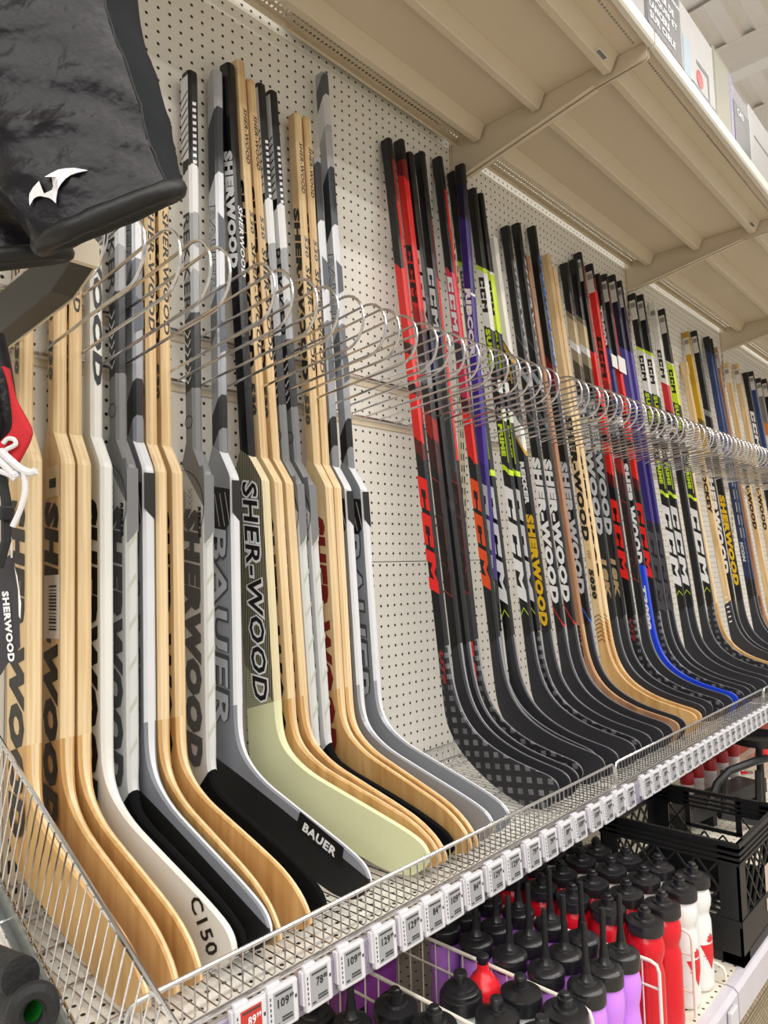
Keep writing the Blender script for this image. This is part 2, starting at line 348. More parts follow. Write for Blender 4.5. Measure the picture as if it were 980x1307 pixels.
for z in (-.016, -.010, -.004, .002, .008, .014): b.box((-.0208, -.0104, z), (-.0192, -.0099, z + .0035))
for x, z, ww in ((-.013, .0165, .026), (-.004, -.012, .016), (-.004, -.0155, .017), (-.014, -.0175, .006)): b.box((x, -.0110, z), (x + ww, -.0105, z + .0022))
me_marks = b.mesh('print_marks', mat('tag_ink', '#3a3a3e', .4))
def price_tag(x, price, label, lvl=True):
    t = empty('price_tag', (x, -.4775, .9535), (R(-4), 0, R(random.uniform(-2, 2))), label, 'price tag', 'electronic price tags on the lavender channel')
    for me, nm in ((me_body, 'body'), (me_clip, 'clip'), (me_marks, 'print_marks')): link(me, nm, t, 'stuff' if nm == 'print_marks' else None)
    red = price is None; s = link(me_scr2 if red else me_scr, 'screen', t)
    pr = price or '89'
    L = .0058 * len(pr)
    lettering(pr, INK['black'] if not red else INK['white'], t, (-.010 if len(pr) > 2 else -.006, -.0112, .0015), (1,0,0), (0,0,1), L, .0105, 0, .02)
    lettering('99' if pr != '78' else '88', INK['black'] if not red else INK['white'], t, (-.009 + L + (.004 if len(pr) < 3 else 0), -.0112, .0065), (1,0,0), (0,0,1), .0065, .0055, 0, .02)
TX = [.535, .584, .643, .705, .772, .831, .885, .935, .993, 1.056, 1.113, 1.18, 1.243, 1.305, 1.363, 1.433, 1.492, 1.55, 1.605]
PRC = [None, '109', '78', '109', '129', '129', '84', '109', '84', '129', '129', '79', '79', '89', '109', '109', '99', '79', '89']
for i, (x, p) in enumerate(zip(TX, PRC)):
    if p is None: lab = 'white electronic price tag with a red screen, bottom edge of the photo'
    else: lab = 'white electronic price tag reading %s, %s from the left below the first wire fence' % (p, ORD[i])
    price_tag(x, p, lab)
for i in range(22):
    p = random.choice(['79', '89', '109', '129', '59', '99']); price_tag(1.70 + i * .0535, p, 'small white price tag reading %s, %s from the fence gap on the second channel' % (p, ORD[i]))
PS = [('P1', 'ccm_red', 1.345, -0.1801, 1.1466, 0.1088, 1.484), ('P2', 'ccm_red2', 1.396, -0.1763, 1.1476, 0.1049, 1.502), ('P3', 'black_light', 1.431, -0.174, 1.1476, 0.1048, 1.481), ('P4', 'elite', 1.482, -0.1578, 1.1499, 0.0926, 1.501), ('P5', 'ccm_orange', 1.563, -0.1711, 1.1485, 0.1001, 1.523), ('P7', 'tacks', 1.632, -0.1799, 1.1463, 0.1067, 1.511), ('P8', 'purple', 1.606, -0.1384, 1.1578, 0.0495, 1.487), ('P9', 'tacks_white', 1.729, -0.1754, 1.1476, 0.1048, 1.495), ('P10', 'tacks_lime', 1.766, -0.1793, 1.1453, 0.1074, 1.496), ('P12', 'rekker', 1.832, -0.179, 1.1447, 0.1163, 1.379), ('P13', 'sher_white_glints', 1.91, -0.1791, 1.145, 0.1113, 1.443), ('P14', 'sher_white_glints', 1.976, -0.1775, 1.1471, 0.1079, 1.473), ('P15a', 'brown', 2.027, -0.1781, 1.1431, 0.1155, 1.382), ('P15', 'sher_blue', 2.075, -0.1794, 1.1455, 0.1073, 1.499), ('P16', 'wood5030', 2.165, -0.1765, 1.1466, 0.1105, 1.428), ('P17', 'wood5020', 2.205, -0.1781, 1.1433, 0.1143, 1.398), ('P18', 'bk', 2.293, -0.1543, 1.1495, 0.0947, 1.431), ('P19', 'bk', 2.364, -0.1533, 1.1501, 0.0917, 1.467), ('P20', 'ccm_red', 2.405, -0.1792, 1.1451, 0.1063, 1.512), ('P21', 'ccm_red2', 2.494, -0.1794, 1.1471, 0.1077, 1.493), ('P22', 't2000', 2.552, -0.1793, 1.1454, 0.1092, 1.472), ('P23', 'ccm_red', 2.616, -0.1782, 1.1434, 0.1072, 1.492), ('P24', 'purple2', 2.692, -0.1776, 1.1422, 0.1053, 1.513), ('P25', 'purple2', 2.751, -0.1772, 1.1416, 0.1057, 1.505), ('P26', 'tacks_white', 2.885, -0.175, 1.1373, 0.1054, 1.493), ('P27', 'tacks_white', 2.967, -0.1756, 1.1386, 0.1046, 1.509), ('P28', 'white_red', 3.097, -0.1779, 1.1429, 0.106, 1.506), ('P29', 'tacks_lime', 3.203, -0.1763, 1.1399, 0.1053, 1.504), ('P30', 'slimwood', 3.264, -0.1736, 1.1346, 0.1168, 1.337), ('P32', 'hockeywood', 3.449, -0.178, 1.1431, 0.1226, 1.302), ('P31', 'goldtop', 3.499, -0.1765, 1.1403, 0.1081, 1.466), ('P33', 'sher_gold', 3.614, -0.1773, 1.1417, 0.1063, 1.497), ('P35', 'navy', 3.796, -0.1795, 1.1457, 0.107, 1.504), ('P36a', 'navy', 3.842, -0.1779, 1.1429, 0.1061, 1.505), ('P36', 'brown', 3.915, -0.1774, 1.1419, 0.1078, 1.476), ('P37', 'wood_far', 4.09, -0.1786, 1.144, 0.1122, 1.427), ('P38', 'wood_far', 4.272, -0.1799, 1.1464, 0.1109, 1.454), ('P39', 'black_light', 4.441, -0.1792, 1.1452, 0.1118, 1.437), ('P40', 'navy', 4.552, -0.179, 1.1448, 0.1097, 1.464), ('P41', 'orange', 4.7, -0.1791, 1.1449, 0.1107, 1.45), ('P42', 'black_gold', 4.829, -0.1793, 1.1453, 0.1095, 1.468), ('P43', 'wood_far', 4.934, -0.1792, 1.1452, 0.1088, 1.477)]
#  kind, x at top, x at paddle, y centre at paddle, z top, yaw, label
GS = [('wood', 0.426, 0.428, -0.052, 2.50, 2, 'wooden goalie stick with dark block letters, leftmost, behind the leaning chrome divider'),
 ('wood', 0.48, 0.479, -0.052, 2.50, 0, 'wooden goalie stick with a white barcode sticker on its paddle'),
 ('wood', 0.505, 0.505, -0.052, 2.47, 1, 'orange-toned wooden goalie stick squeezed against the left of the white one'),
 ('white', 0.541, 0.54, -0.052, 2.49, 3, 'all-white goalie stick with black letters and C150 on its toe'),
 ('rekker', 0.585, 0.585, -0.052, 2.50, 1, 'grey and white goalie stick with black blade, right beside the all-white one'),
 ('silver', 0.617, 0.617, -0.052, 2.52, 0, 'blue-grey goalie stick seen edge-on between the grey-white one and two wooden ones'),
 ('wood', .643, .643, -.052, 2.36, -1, 'wooden goalie stick, left one of the pair before the big grey-white paddle'),
 ('wood', .673, .673, -.052, 2.36, 3, 'wooden goalie stick, right one of the pair before the big grey-white paddle'),
 ('rekker', 0.738, 0.736, -0.052, 2.491, 0, 'grey and white goalie stick with full dark lettering and black blade at centre-left'),
 ('silver', 0.799, 0.794, -0.052, 2.524, 3, 'silver-grey goalie stick with outlined letters and a black logo patch on its blade'),
 ('gold', .829, 0.866, -0.068, 2.549, 10, 'black goalie stick with fine cream lines and a pale yellow blade'),
 ('wood', 0.852, 0.9, -0.068, 2.567, 10, 'light wooden goalie stick directly right of the black cream-lined one'),
 ('wood', 0.880, .934, -.068, 2.542, 6, 'slimmer wooden goalie stick left of the twin black-topped sticks'),
 ('rekker', .908, .9595, -0.068, 2.549, 4, 'black-topped grey goalie stick, left of the twin pair'),
 ('rekker', .941, .992, -.068, 2.549, 4, 'black-topped grey goalie stick, right of the twin pair'),
 ('woodred', 1.012, 1.041, -0.068, 2.532, 1, 'wooden goalie stick with dark red letters'),
 ('wood', 1.04, 1.066, -0.068, 2.536, 0, 'wooden goalie stick tucked right of the red-lettered one'),
 ('silver', 1.070, 1.100, -.066, 2.45, 2, 'shaded grey goalie stick, shorter, behind the rightmost silver one'),
 ('silver', 1.097, 1.153, -.066, 2.674, 2, 'silver goalie stick with outlined letters, tallest and rightmost of the goalie sticks')]
# ------------------------------------------------------------------ hook racks (welded wire dividers on the pegboard)
SHX = [(p[2] - .0042, .0136) for p in PS] + [(g[2] + (g[1] - g[2]) * .53 - .03 * math.sin(R(g[5])), 0.0138 + .0155 * abs(math.sin(R(g[5])))) for g in GS]
L0 = .30; rr = .050
pts = [(0, 0, -.050), (0, -L0 + .012, -.050 + L0 * .10)]
cy, cz = -L0, .0 + .026
for k in range(0, 13):
    a = -math.pi / 2 - math.pi * k / 12
    pts.append((0, cy + rr * math.cos(a) * 1.0, cz + (rr + .0005) * math.sin(a)))
pts += [(0, -L0 * .5, .062), (0, 0, .050)]
pts[1] = (0, -L0 * .6, -.050 + .6 * .024 + .002)
b = MB(); b.tube(pts, .0026, 7); me_hook = b.mesh('hook', M_chrome, True)
RKL = ['short row of chrome hooks behind the padded black shorts', 'row of open chrome wire hooks over the goalie sticks', 'dense row of chrome wire hooks over the second bay', 'row of chrome wire hooks over the third bay', 'far row of chrome wire hooks near the right edge', 'farthest row of chrome wire hooks']
for i in range(0, 6):
    xs = [.465 + .0518 * k for k in range(-25, 120)]; xs = [x for x in xs if BX[i] + .018 < x < BX[i+1] - .01]
    if i == 0: xs = [x for x in xs if x > .18]
    xm = (xs[0] + xs[-1]) / 2
    t = empty('hook_rack', (xm, -.012, 1.918), label=RKL[i], cat='hook rack')
    for z in (.050, -.050):
        b = MB(); b.tube([(xs[0] - xm - .012, .004, z), (xs[-1] - xm + .012, .004, z)], .0034, 8); b.build('rail', M_chrome, t, smooth=True)
        b = MB(); b.box((xs[0] - xm - .012, .0095, z - .020), (xs[-1] - xm + .012, .0115, z - .006)); b.build('backing_strip', M_shelf, t)
    last = -9
    for x in xs:
        for dx in sorted([k * .001 for k in range(-20, 21)], key=abs):
            if all(abs(q - x - dx) > w_ for q, w_ in SHX) and x + dx - last > .009: x += dx; break
        last = x
        o = link(me_hook, 'hook', t); o.location = (x - xm, .004, 0)
# ------------------------------------------------------------------ stick builder
def catmull(P, sub):
    out = []
    for i in range(len(P) - 1):
        p0 = P[max(i - 1, 0)]; p1 = P[i]; p2 = P[i + 1]; p3 = P[min(i + 2, len(P) - 1)]
        for k in range(sub):
            t = k / sub
            out.append(tuple(.5 * ((2*b_) + (c_ - a_) * t + (2*a_ - 5*b_ + 4*c_ - d_) * t*t + (3*b_ - a_ - 3*c_ + d_) * t**3) for a_, b_, c_, d_ in zip(p0, p1, p2, p3)))
    out.append(tuple(P[-1])); return out
def loft(st, curve=None, cap=(True, True), rim3=False):
    """stations (fs, fh, ks, kh, thick): front/upper edge, back/lower edge in the stick's plane; material 1 on the front rim"""
    b = MB(); vs = []; fs = []; mi = []
    for fs_, fh, ks, kh, th in st:
        F = Vector((fs_, fh)); K = Vector((ks, kh)); d = (K - F); w_ = d.length; d.normalize(); c = min(.005, th * .3, w_ * .3)
        Fi = F + d * c; Ki = K - d * c; h = th / 2
        x0 = curve((F.x + K.x) / 2) if curve else 0
        for p, x in ((Fi, -h), (F, -h + c), (F, h - c), (Fi, h), (Ki, h), (K, h - c), (K, -h + c), (Ki, -h)): vs.append((x + x0, -p.x, p.y))
    n = len(st)
    for i in range(n - 1):
        for k in range(8):
            fs.append((i*8+k, (i+1)*8+k, (i+1)*8+(k+1) % 8, i*8+(k+1) % 8)); mi.append(1 if (k == 1 or (rim3 and k in (0, 2))) else 0)
    if cap[0]: fs.append(tuple(range(8))); mi.append(0)
    if cap[1]: fs.append(tuple(range((n-1)*8, n*8))[::-1]); mi.append(0)
    b.v = vs; b.f = fs; b.m = mi; return b
PB = [(.015,.16,-.015,.14,.019), (.018,.08,-.0155,.05,.017), (.030,.02,-.013,-.015,.013), (.055,-.027,.004,-.062,.009), (.092,-.062,.035,-.104,.0072), (.14,-.090,.08,-.145,.007), (.19,-.110,.13,-.177,.0065),
      (.232,-.125,.175,-.196,.006), (.249,-.137,.205,-.197,.006), (.253,-.150,.230,-.188,.006), (.251,-.158,.246,-.172,.006)]
GB = [(.048,.05,-.033,.03,.022), (.049,.005,-.034,-.05,.0205), (.058,-.028,-.028,-.10,.0165), (.080,-.055,-.008,-.132,.013), (.12,-.08,.035,-.155,.0112), (.18,-.103,.10,-.178,.010), (.25,-.128,.18,-.203,.0095),
      (.31,-.150,.25,-.224,.009), (.348,-.168,.29,-.232,.009), (.362,-.186,.325,-.229,.009), (.362,-.2,.35,-.214,.009)]
GBK = [(.048,.05,-.033,.03,.022), (.048,-.01,-.034,-.05,.021), (.049,-.05,-.028,-.10,.019), (.065,-.083,-.008,-.132,.0155), (.105,-.103,.035,-.155,.0125), (.165,-.122,.10,-.178,.0108), (.235,-.145,.18,-.203,.010),
      (.290,-.166,.25,-.224,.0095), (.324,-.183,.29,-.232,.009), (.338,-.198,.318,-.229,.009), (.340,-.211,.334,-.217,.009)]
GBR = GB[:6] + [(.25,-.129,.18,-.203,.0095), (.300,-.150,.24,-.222,.009), (.335,-.174,.28,-.232,.009), (.354,-.198,.312,-.232,.009), (.357,-.213,.342,-.224,.009)]
def blade_mesh(tab, curve, mats): return loft(catmull(tab, 3), curve, (False, True)).mesh('blade', mats)
pc = lambda s: .006 * max(0, s / .25) ** 2
gc = lambda s: 0.
BLADES = {}
def get_blade(kind, m, edge):
    k = (kind, m.name, edge.name)
    if k not in BLADES: BLADES[k] = blade_mesh({'p': PB, 'g': GB, 'gr': GBR, 'gk': GBK}[kind], pc if kind == 'p' else gc, [m, edge])
    return BLADES[k]
DOWN = (0, 0, -1); FWD = (0, -1, 0); RT = (1, 0, 0)
def left_text(t, body, m, h0, h1, cap=.024, s0=None, shear=.15, bold=.07, x=-.0101):
    """printed on the left (-x) face, reading down from h1 to h0; letters' tops to the front"""
    s0 = -cap / 2 if s0 is None else s0
    lettering(body, m, t, (x, -s0, h1), DOWN, FWD, h1 - h0, cap, shear, bold)
def front_text(t, body, m, h0, h1, cap=.013, y=-.0156, shear=.15, bold=.03):
    lettering(body, m, t, (-cap / 2, y, h1), DOWN, RT, h1 - h0, cap, shear, bold)
def stripe_mesh(quads, name, m, parent):
    """flat printed marks on the left face: each a list of (s, h)"""
    b = MB()
    for x, q in quads: b.add([(x, -s, h) for s, h in q], [tuple(range(len(q)))])
    return b.build(name, m, parent, kind='stuff')
# --- player sticks
WD = wood('ash_wood', '#ddc396', '#c39e6c'); WDL = wood('pale_wood', '#e4cda4', '#d1b283'); WBR = wood('brown_wood', '#b98d6c', '#8a5e42'); WBL = wood('golden_blade_wood', '#d6ae74', '#b6884e')
K = '#161618'
M_cb = mat('carbon_black', '#2b2b30', .42, var=.1, vscale=40)
def checker_mat():
    m = bpy.data.materials.new('carbon_squares'); m.use_nodes = True; n, l = nt(m); b = n['Principled BSDF']; b.inputs['Roughness'].default_value = .4
    tc = n.new('ShaderNodeTexCoord'); mp = n.new('ShaderNodeMapping'); mp.inputs['Scale'].default_value = (0, 40, 40); mp.inputs['Rotation'].default_value = (R(0), 0, 0)
    l.new(tc.outputs['Object'], mp.inputs[0]); fr = n.new('ShaderNodeVectorMath'); fr.operation = 'FRACTION'; l.new(mp.outputs[0], fr.inputs[0])
    sb = n.new('ShaderNodeVectorMath'); sb.operation = 'SUBTRACT'; sb.inputs[1].default_value = (0, .5, .5); l.new(fr.outputs[0], sb.inputs[0])
    ab = n.new('ShaderNodeVectorMath'); ab.operation = 'ABSOLUTE'; l.new(sb.outputs[0], ab.inputs[0]); sp = n.new('ShaderNodeSeparateXYZ'); l.new(ab.outputs[0], sp.inputs[0])
    mxm = n.new('ShaderNodeMath'); mxm.operation = 'MAXIMUM'; l.new(sp.outputs['Y'], mxm.inputs[0]); l.new(sp.outputs['Z'], mxm.inputs[1])
    lt = n.new('ShaderNodeMath'); lt.operation = 'LESS_THAN'; lt.inputs[1].default_value = .24; l.new(mxm.outputs[0], lt.inputs[0])
    nz = n.new('ShaderNodeTexNoise'); nz.inputs['Scale'].default_value = 22; l.new(tc.outputs['Object'], nz.inputs['Vector'])
    mu = n.new('ShaderNodeMath'); mu.operation = 'MULTIPLY'; l.new(lt.outputs[0], mu.inputs[0]); l.new(nz.outputs['Fac'], mu.inputs[1])
    mx = n.new('ShaderNodeMix'); mx.data_type = 'RGBA'; mx.inputs['A'].default_value = lin('#232326'); mx.inputs['B'].default_value = lin('#86868c'); l.new(mu.outputs[0], mx.inputs['Factor']); l.new(mx.outputs['Result'], b.inputs['Base Color'])
    return m
M_ck = checker_mat()
M_edge = mat('blade_edge', '#85868b', .35, var=.03)
M_bluep = mat('blue_gloss', '#1f43cf', .3, var=.04)
D = {}   # design -> (shaft material, blade material, rim material)
def dz(name, stops, skew=-.9, blade=None, rim=None, **kw): D[name] = (bands('print_' + name, stops, skew, **kw), blade or M_cb, rim or M_edge)
RED = '#d8231f'
dz('ccm_red', [(-.3, K), (.63, '#5d1315'), (.68, RED), (.80, '#221012'), (.83, RED), (.90, '#3a1012'), (.93, RED), (1.14, K)], blade=M_ck, streak=.03)
dz('ccm_red2', [(-.3, K), (.62, '#3b1a1c'), (.70, '#8f1f20'), (.76, '#2a2527'), (.84, '#74777c'), (.90, '#2a1a1c'), (1.0, '#9d1a1b'), (1.05, RED), (1.42, '#7a1a1d')], streak=.05)
dz('black_light', [(-.3, K), (.50, '#2a2b2d'), (.52, K), (.85, '#262c4a'), (.95, K), (1.05, '#3b3c40'), (1.07, K)])
dz('elite', [(-.3, '#27272a'), (.30, '#3a2628'), (.60, '#38393b'), (.95, '#262c4a'), (1.0, '#2d2e31'), (1.16, K)], blade=M_ck)
dz('ccm_orange', [(-.3, K), (.60, K), (.65, RED), (.78, '#431017'), (.83, '#b6264a'), (.92, '#3a3440'), (.98, '#c83b55'), (1.20, K)], streak=.04)
dz('tacks', [(-.3, K), (.62, '#c3e02a'), (.635, '#27282a'), (.75, K), (.90, '#b9bcb4'), (1.02, '#4e5052'), (1.10, '#cfd0cd'), (1.22, '#c3e02a'), (1.235, K)], streak=.03)
dz('purple', [(-.3, K), (.31, '#35276e'), (.55, '#33256f'), (.62, '#3f2f8d'), (.95, '#372a7d'), (1.10, '#dfe0ea'), (1.11, '#31256b'), (1.32, '#1d1a33')])
dz('tacks_white', [(-.3, K), (.62, '#c3e02a'), (.632, '#202124'), (.78, '#c9cbc8'), (.82, '#1d1d1f'), (.86, '#bcbfbb'), (.90, K), (1.06, '#e4e4e2'), (1.235, '#c3e02a'), (1.25, K)], streak=.015)
dz('tacks_lime', [(-.3, K), (.62, '#c3e02a'), (.632, '#202124'), (.78, '#c9cbc8'), (.82, '#1d1d1f'), (.86, '#bcbfbb'), (.90, K), (1.06, '#cbe52e'), (1.245, '#e4e4e2'), (1.25, K)], blade=M_ck, streak=.015)
dz('black_gold', [(-.3, K), (.60, '#c9a51d'), (.62, K), (.95, '#caa31f'), (1.0, K), (1.10, '#d8d22e'), (1.14, K)])
dz('rekker', [(-.3, K), (.71, '#c79b25'), (.72, '#e5e3dd'), (.80, '#4e4d4b'), (.82, K), (1.0, '#c59a24'), (1.02, K), (1.03, '#e8e6e0')], skew=-2.5)
dz('sher_white_glints', [(-.3, K), (.19, '#c12026'), (.195, K), (.80, '#55585d'), (.82, K), (.92, '#9da3aa'), (.95, K), (1.05, '#585b60'), (1.06, K)], skew=-2.2)  # grey steps up the black shaft are glints painted into the colour
dz('sher_blue', [(-.3, K), (.19, '#2d62c8'), (.195, K), (.75, K), (.9, '#3c4047'), (.93, '#6c1c22'), (1.02, K)], skew=-2.2)
D['brown'] = (WBR, WBR, WBL); D['wood5030'] = (WD, WBL, WD); D['wood5020'] = (WDL, WBL, WD); D['slimwood'] = (WDL, WBL, WD); D['wood_far'] = (WD, WBL, WD)
dz('hockeywood', [(-.3, K), (.2, '#dcb784')], skew=0); D['hockeywood'] = (WD, M_cb, M_edge)
dz('bk', [(-.3, K), (1.0, '#4b4031'), (1.06, '#8d8269'), (1.10, '#d8d8da'), (1.13, '#b8a682'), (1.22, '#786d58'), (1.24, K)], skew=-1.2, rough=.25)
dz('t2000', [(-.3, '#1f43cf'), (.34, K), (.86, '#e3e4e8'), (.90, '#2a3f78'), (1.10, '#33508f'), (1.17, K)], blade=M_bluep, rim=M_bluep)
dz('purple2', [(-.3, K), (.12, '#4a4952'), (.14, '#26212f'), (.50, '#2e2370'), (.85, '#3b2d78'), (.95, '#52489a'), (1.20, '#201c3a')])
dz('white_red', [(-.3, K), (.90, '#dcdcda'), (.93, K), (1.0, '#c6242a'), (1.12, '#deddd8')])
dz('goldtop', [(-.3, K), (.85, '#c9a11e'), (.97, '#6d5a1d'), (1.02, '#c79f22'), (1.4, '#b58e23')])
dz('sher_gold', [(-.3, K), (.95, '#ceccc8'), (.99, K), (1.05, '#808388'), (1.08, K)])
dz('navy', [(-.3, K), (.25, '#222c4c'), (.7, '#26365f'), (.9, '#9fa6b5'), (.93, '#2b3d6e'), (1.42, '#1a1c26')])
dz('orange', [(-.3, K), (.8, '#d8d5d0'), (1.0, '#d9d6d2'), (1.08, '#d1772d'), (1.16, '#77726c')])

PLAB = {
'P1': 'black and red stick with bright red block letters, leftmost of the narrow-bladed sticks', 'P2': 'slim red-edged stick with outlined red letters, touching the leftmost red-lettered stick',
'P3': 'black stick with white top letters and navy lines, left of the ELITE stick', 'P4': 'charcoal stick marked ELITE with thin red outlined letters',
'P5': 'black stick with orange-red letters, between the ELITE stick and the purple one', 'P6': 'black stick with pale top label, mostly hidden behind the orange-lettered one', 'P7': 'black stick with white letters directly behind the purple stick',
'P8': 'glossy purple stick with grey letters, nearly upright at the first upright post', 'P9': 'black stick with white top label and lime chevron, right of the purple stick', 'P10': 'black stick with lime green top label, right of the white-labelled one',
'P11': 'thin black stick with gold edge half hidden behind the lime-labelled stick', 'P12': 'white-topped stick with yellow letters down its black shaft', 'P13': 'black stick with big white letters, right of the yellow-lettered one',
'P14': 'black stick with big white letters, left of the brown wooden stick', 'P15a': 'brown stained wooden stick marked 5030, between two white-lettered black sticks', 'P15': 'black stick with pale grey letters and blue print on its top edge',
'P16': 'pale wooden stick marked 5030 under black letters', 'P17': 'pale wooden stick with black 5020 label near its top', 'P18': 'black stick with gold and white top emblem, half hidden beside the second wooden stick', 'P19': 'black stick with gold emblem low on its shaft, left of the red pair',
'P20': 'red and black stick with clear label at its top, left of the blue-bladed stick', 'P21': 'slim red stick touching the blue-bladed stick on its left', 'P22': 'stick with bright blue blade and white 2000 numerals', 'P23': 'black stick with red letters just right of the blue-bladed stick',
'P24': 'dark purple stick with dull grey letters, left of its twin', 'P25': 'dark purple stick with a pale label at its top, before the bare pegboard gap', 'P26': 'black stick with white letters right after the pegboard gap', 'P27': 'black stick with white letters, second after the pegboard gap',
'P28': 'white-topped stick with red band above the hooks', 'P29': 'black stick with white letters and lime line, left of the wide wooden stick', 'P30': 'slim bare wooden stick beside the red-banded white one', 'P32': 'wide wooden stick with a cut square end and black blade',
'P31': 'gold-topped stick with white letters on its lower shaft', 'P33': 'black stick with yellow letters near the right edge', 'P35': 'dark navy stick with white dashes near the right edge', 'P36a': 'second dark navy stick, touching the brown one at right',
'P36': 'dark brown wooden stick near the right edge', 'P37': 'clear-capped wooden stick with dark top label at right', 'P38': 'clear-capped wooden stick with reddish label at right', 'P39': 'black stick between the far wooden and navy sticks',
'P40': 'navy stick with pale label at its top, far right', 'P41': 'grey stick with orange and white stripe, far right', 'P42': 'black and gold stick, second from the far right end', 'P43': 'bare wooden stick at the far right end'}
M_cap = mat('butt_cap', '#101012', .45); M_sleeve = mat('clear_sleeve', '#cdc6bb', .2, var=.03); M_lbl = mat('label_paper', '#d9d6d0', .5, var=.02)
PT = {  # lettering on the left face: (text, ink, h0, h1, cap height)
'ccm_red': [('CCM', 'red', .29, .57, .027), ('LITE', 'dred', .07, .15, .009)], 'ccm_red2': [('CCM', 'dred', .28, .57, .022), ('CCM', 'black', .284, .566, .019), ('CCM', 'black', 1.04, 1.2, .017)], 'elite': [('CCM', 'dred', .28, .57, .026), ('CCM', 'black', .284, .566, .023), ('CCM', 'white', .98, 1.16, .018), ('ELITE', 'red', .03, .16, .014)],
'black_light': [('CCM', 'white', .98, 1.20, .018)], 'ccm_orange': [('CCM', 'orange', .29, .58, .025), ('CCM', 'white', 1.0, 1.16, .016)], 'tacks': [('CCM', 'white', .25, .57, .026), ('CCM', 'dgrey', 1.11, 1.20, .016)],
'purple': [('CCM', 'silver', .27, .56, .026), ('RIBCOR', 'white', .92, 1.12, .018)], 'tacks_white': [('CCM', 'white', .25, .57, .027), ('CCM', 'black', 1.10, 1.21, .017), ('SUPER', 'lime', .92, 1.05, .016), ('PRIME', 'lime', .66, .76, .014), ('TACKS', 'black', .78, .90, .02)],
'tacks_lime': [('CCM', 'white', .25, .57, .027), ('CCM', 'black', 1.10, 1.21, .017), ('SUPER', 'lime', .92, 1.05, .016), ('PRIME', 'lime', .66, .76, .014), ('TACKS', 'black', .78, .90, .02)],
'rekker': [('SHERWOOD', 'gold', .17, .50, .025), ('REKKER', 'white', .53, .66, .014), ('XT', 'gold', .90, .97, .014)], 'sher_white_glints': [('SHER-WOOD', 'white', .23, .68, .026)], 'sher_blue': [('SHER-WOOD', 'silver', .25, .68, .026)],
'brown': [('5030 CC', 'black', .06, .16, .012)], 'wood5030': [('SHER-WOOD', 'black', .42, .85, .024), ('PPP', 'tan', .36, .39, .010), ('5030', 'black', .23, .33, .016)], 'wood5020': [('SHER-WOOD', 'black', .30, .72, .020), ('5020', 'orange', 1.15, 1.28, .014)],
'bk': [('SHERWOOD', 'silver', .44, .94, .026), ('18K', 'tan', .22, .36, .018)], 't2000': [('SHER.WOOD', 'white', .34, .72, .026), ('T2000', 'white', .10, .26, .015), ('T2000', 'white', 1.18, 1.34, .017)],
'purple2': [('CCM', 'dgrey', .16, .46, .025)], 'goldtop': [('SHERWOOD', 'white', .28, .78, .024)], 'sher_gold': [('SHERWOOD', 'gold', .22, .66, .024)], 'hockeywood': [('HOCKEY', 'black', .56, .80, .018)], 'wood_far': [('SHER-WOOD', 'black', .50, .86, .018)], 'navy': [('ICON', 'silver', .33, .43, .014)],
'white_red': [('CCM', 'black', 1.15, 1.28, .016)]}
FRONT = {'elite': bands('front_elite', [(-.3, K), (.62, RED), (1.12, '#5d1a1d'), (1.3, K)], 0), 'ccm_red': bands('front_red', [(-.3, K), (.70, '#8b1a1a'), (.86, RED), (1.3, '#8b1a1a')], 0), 'ccm_orange': bands('front_red2', [(-.3, K), (.95, RED), (1.42, K)], 0)}
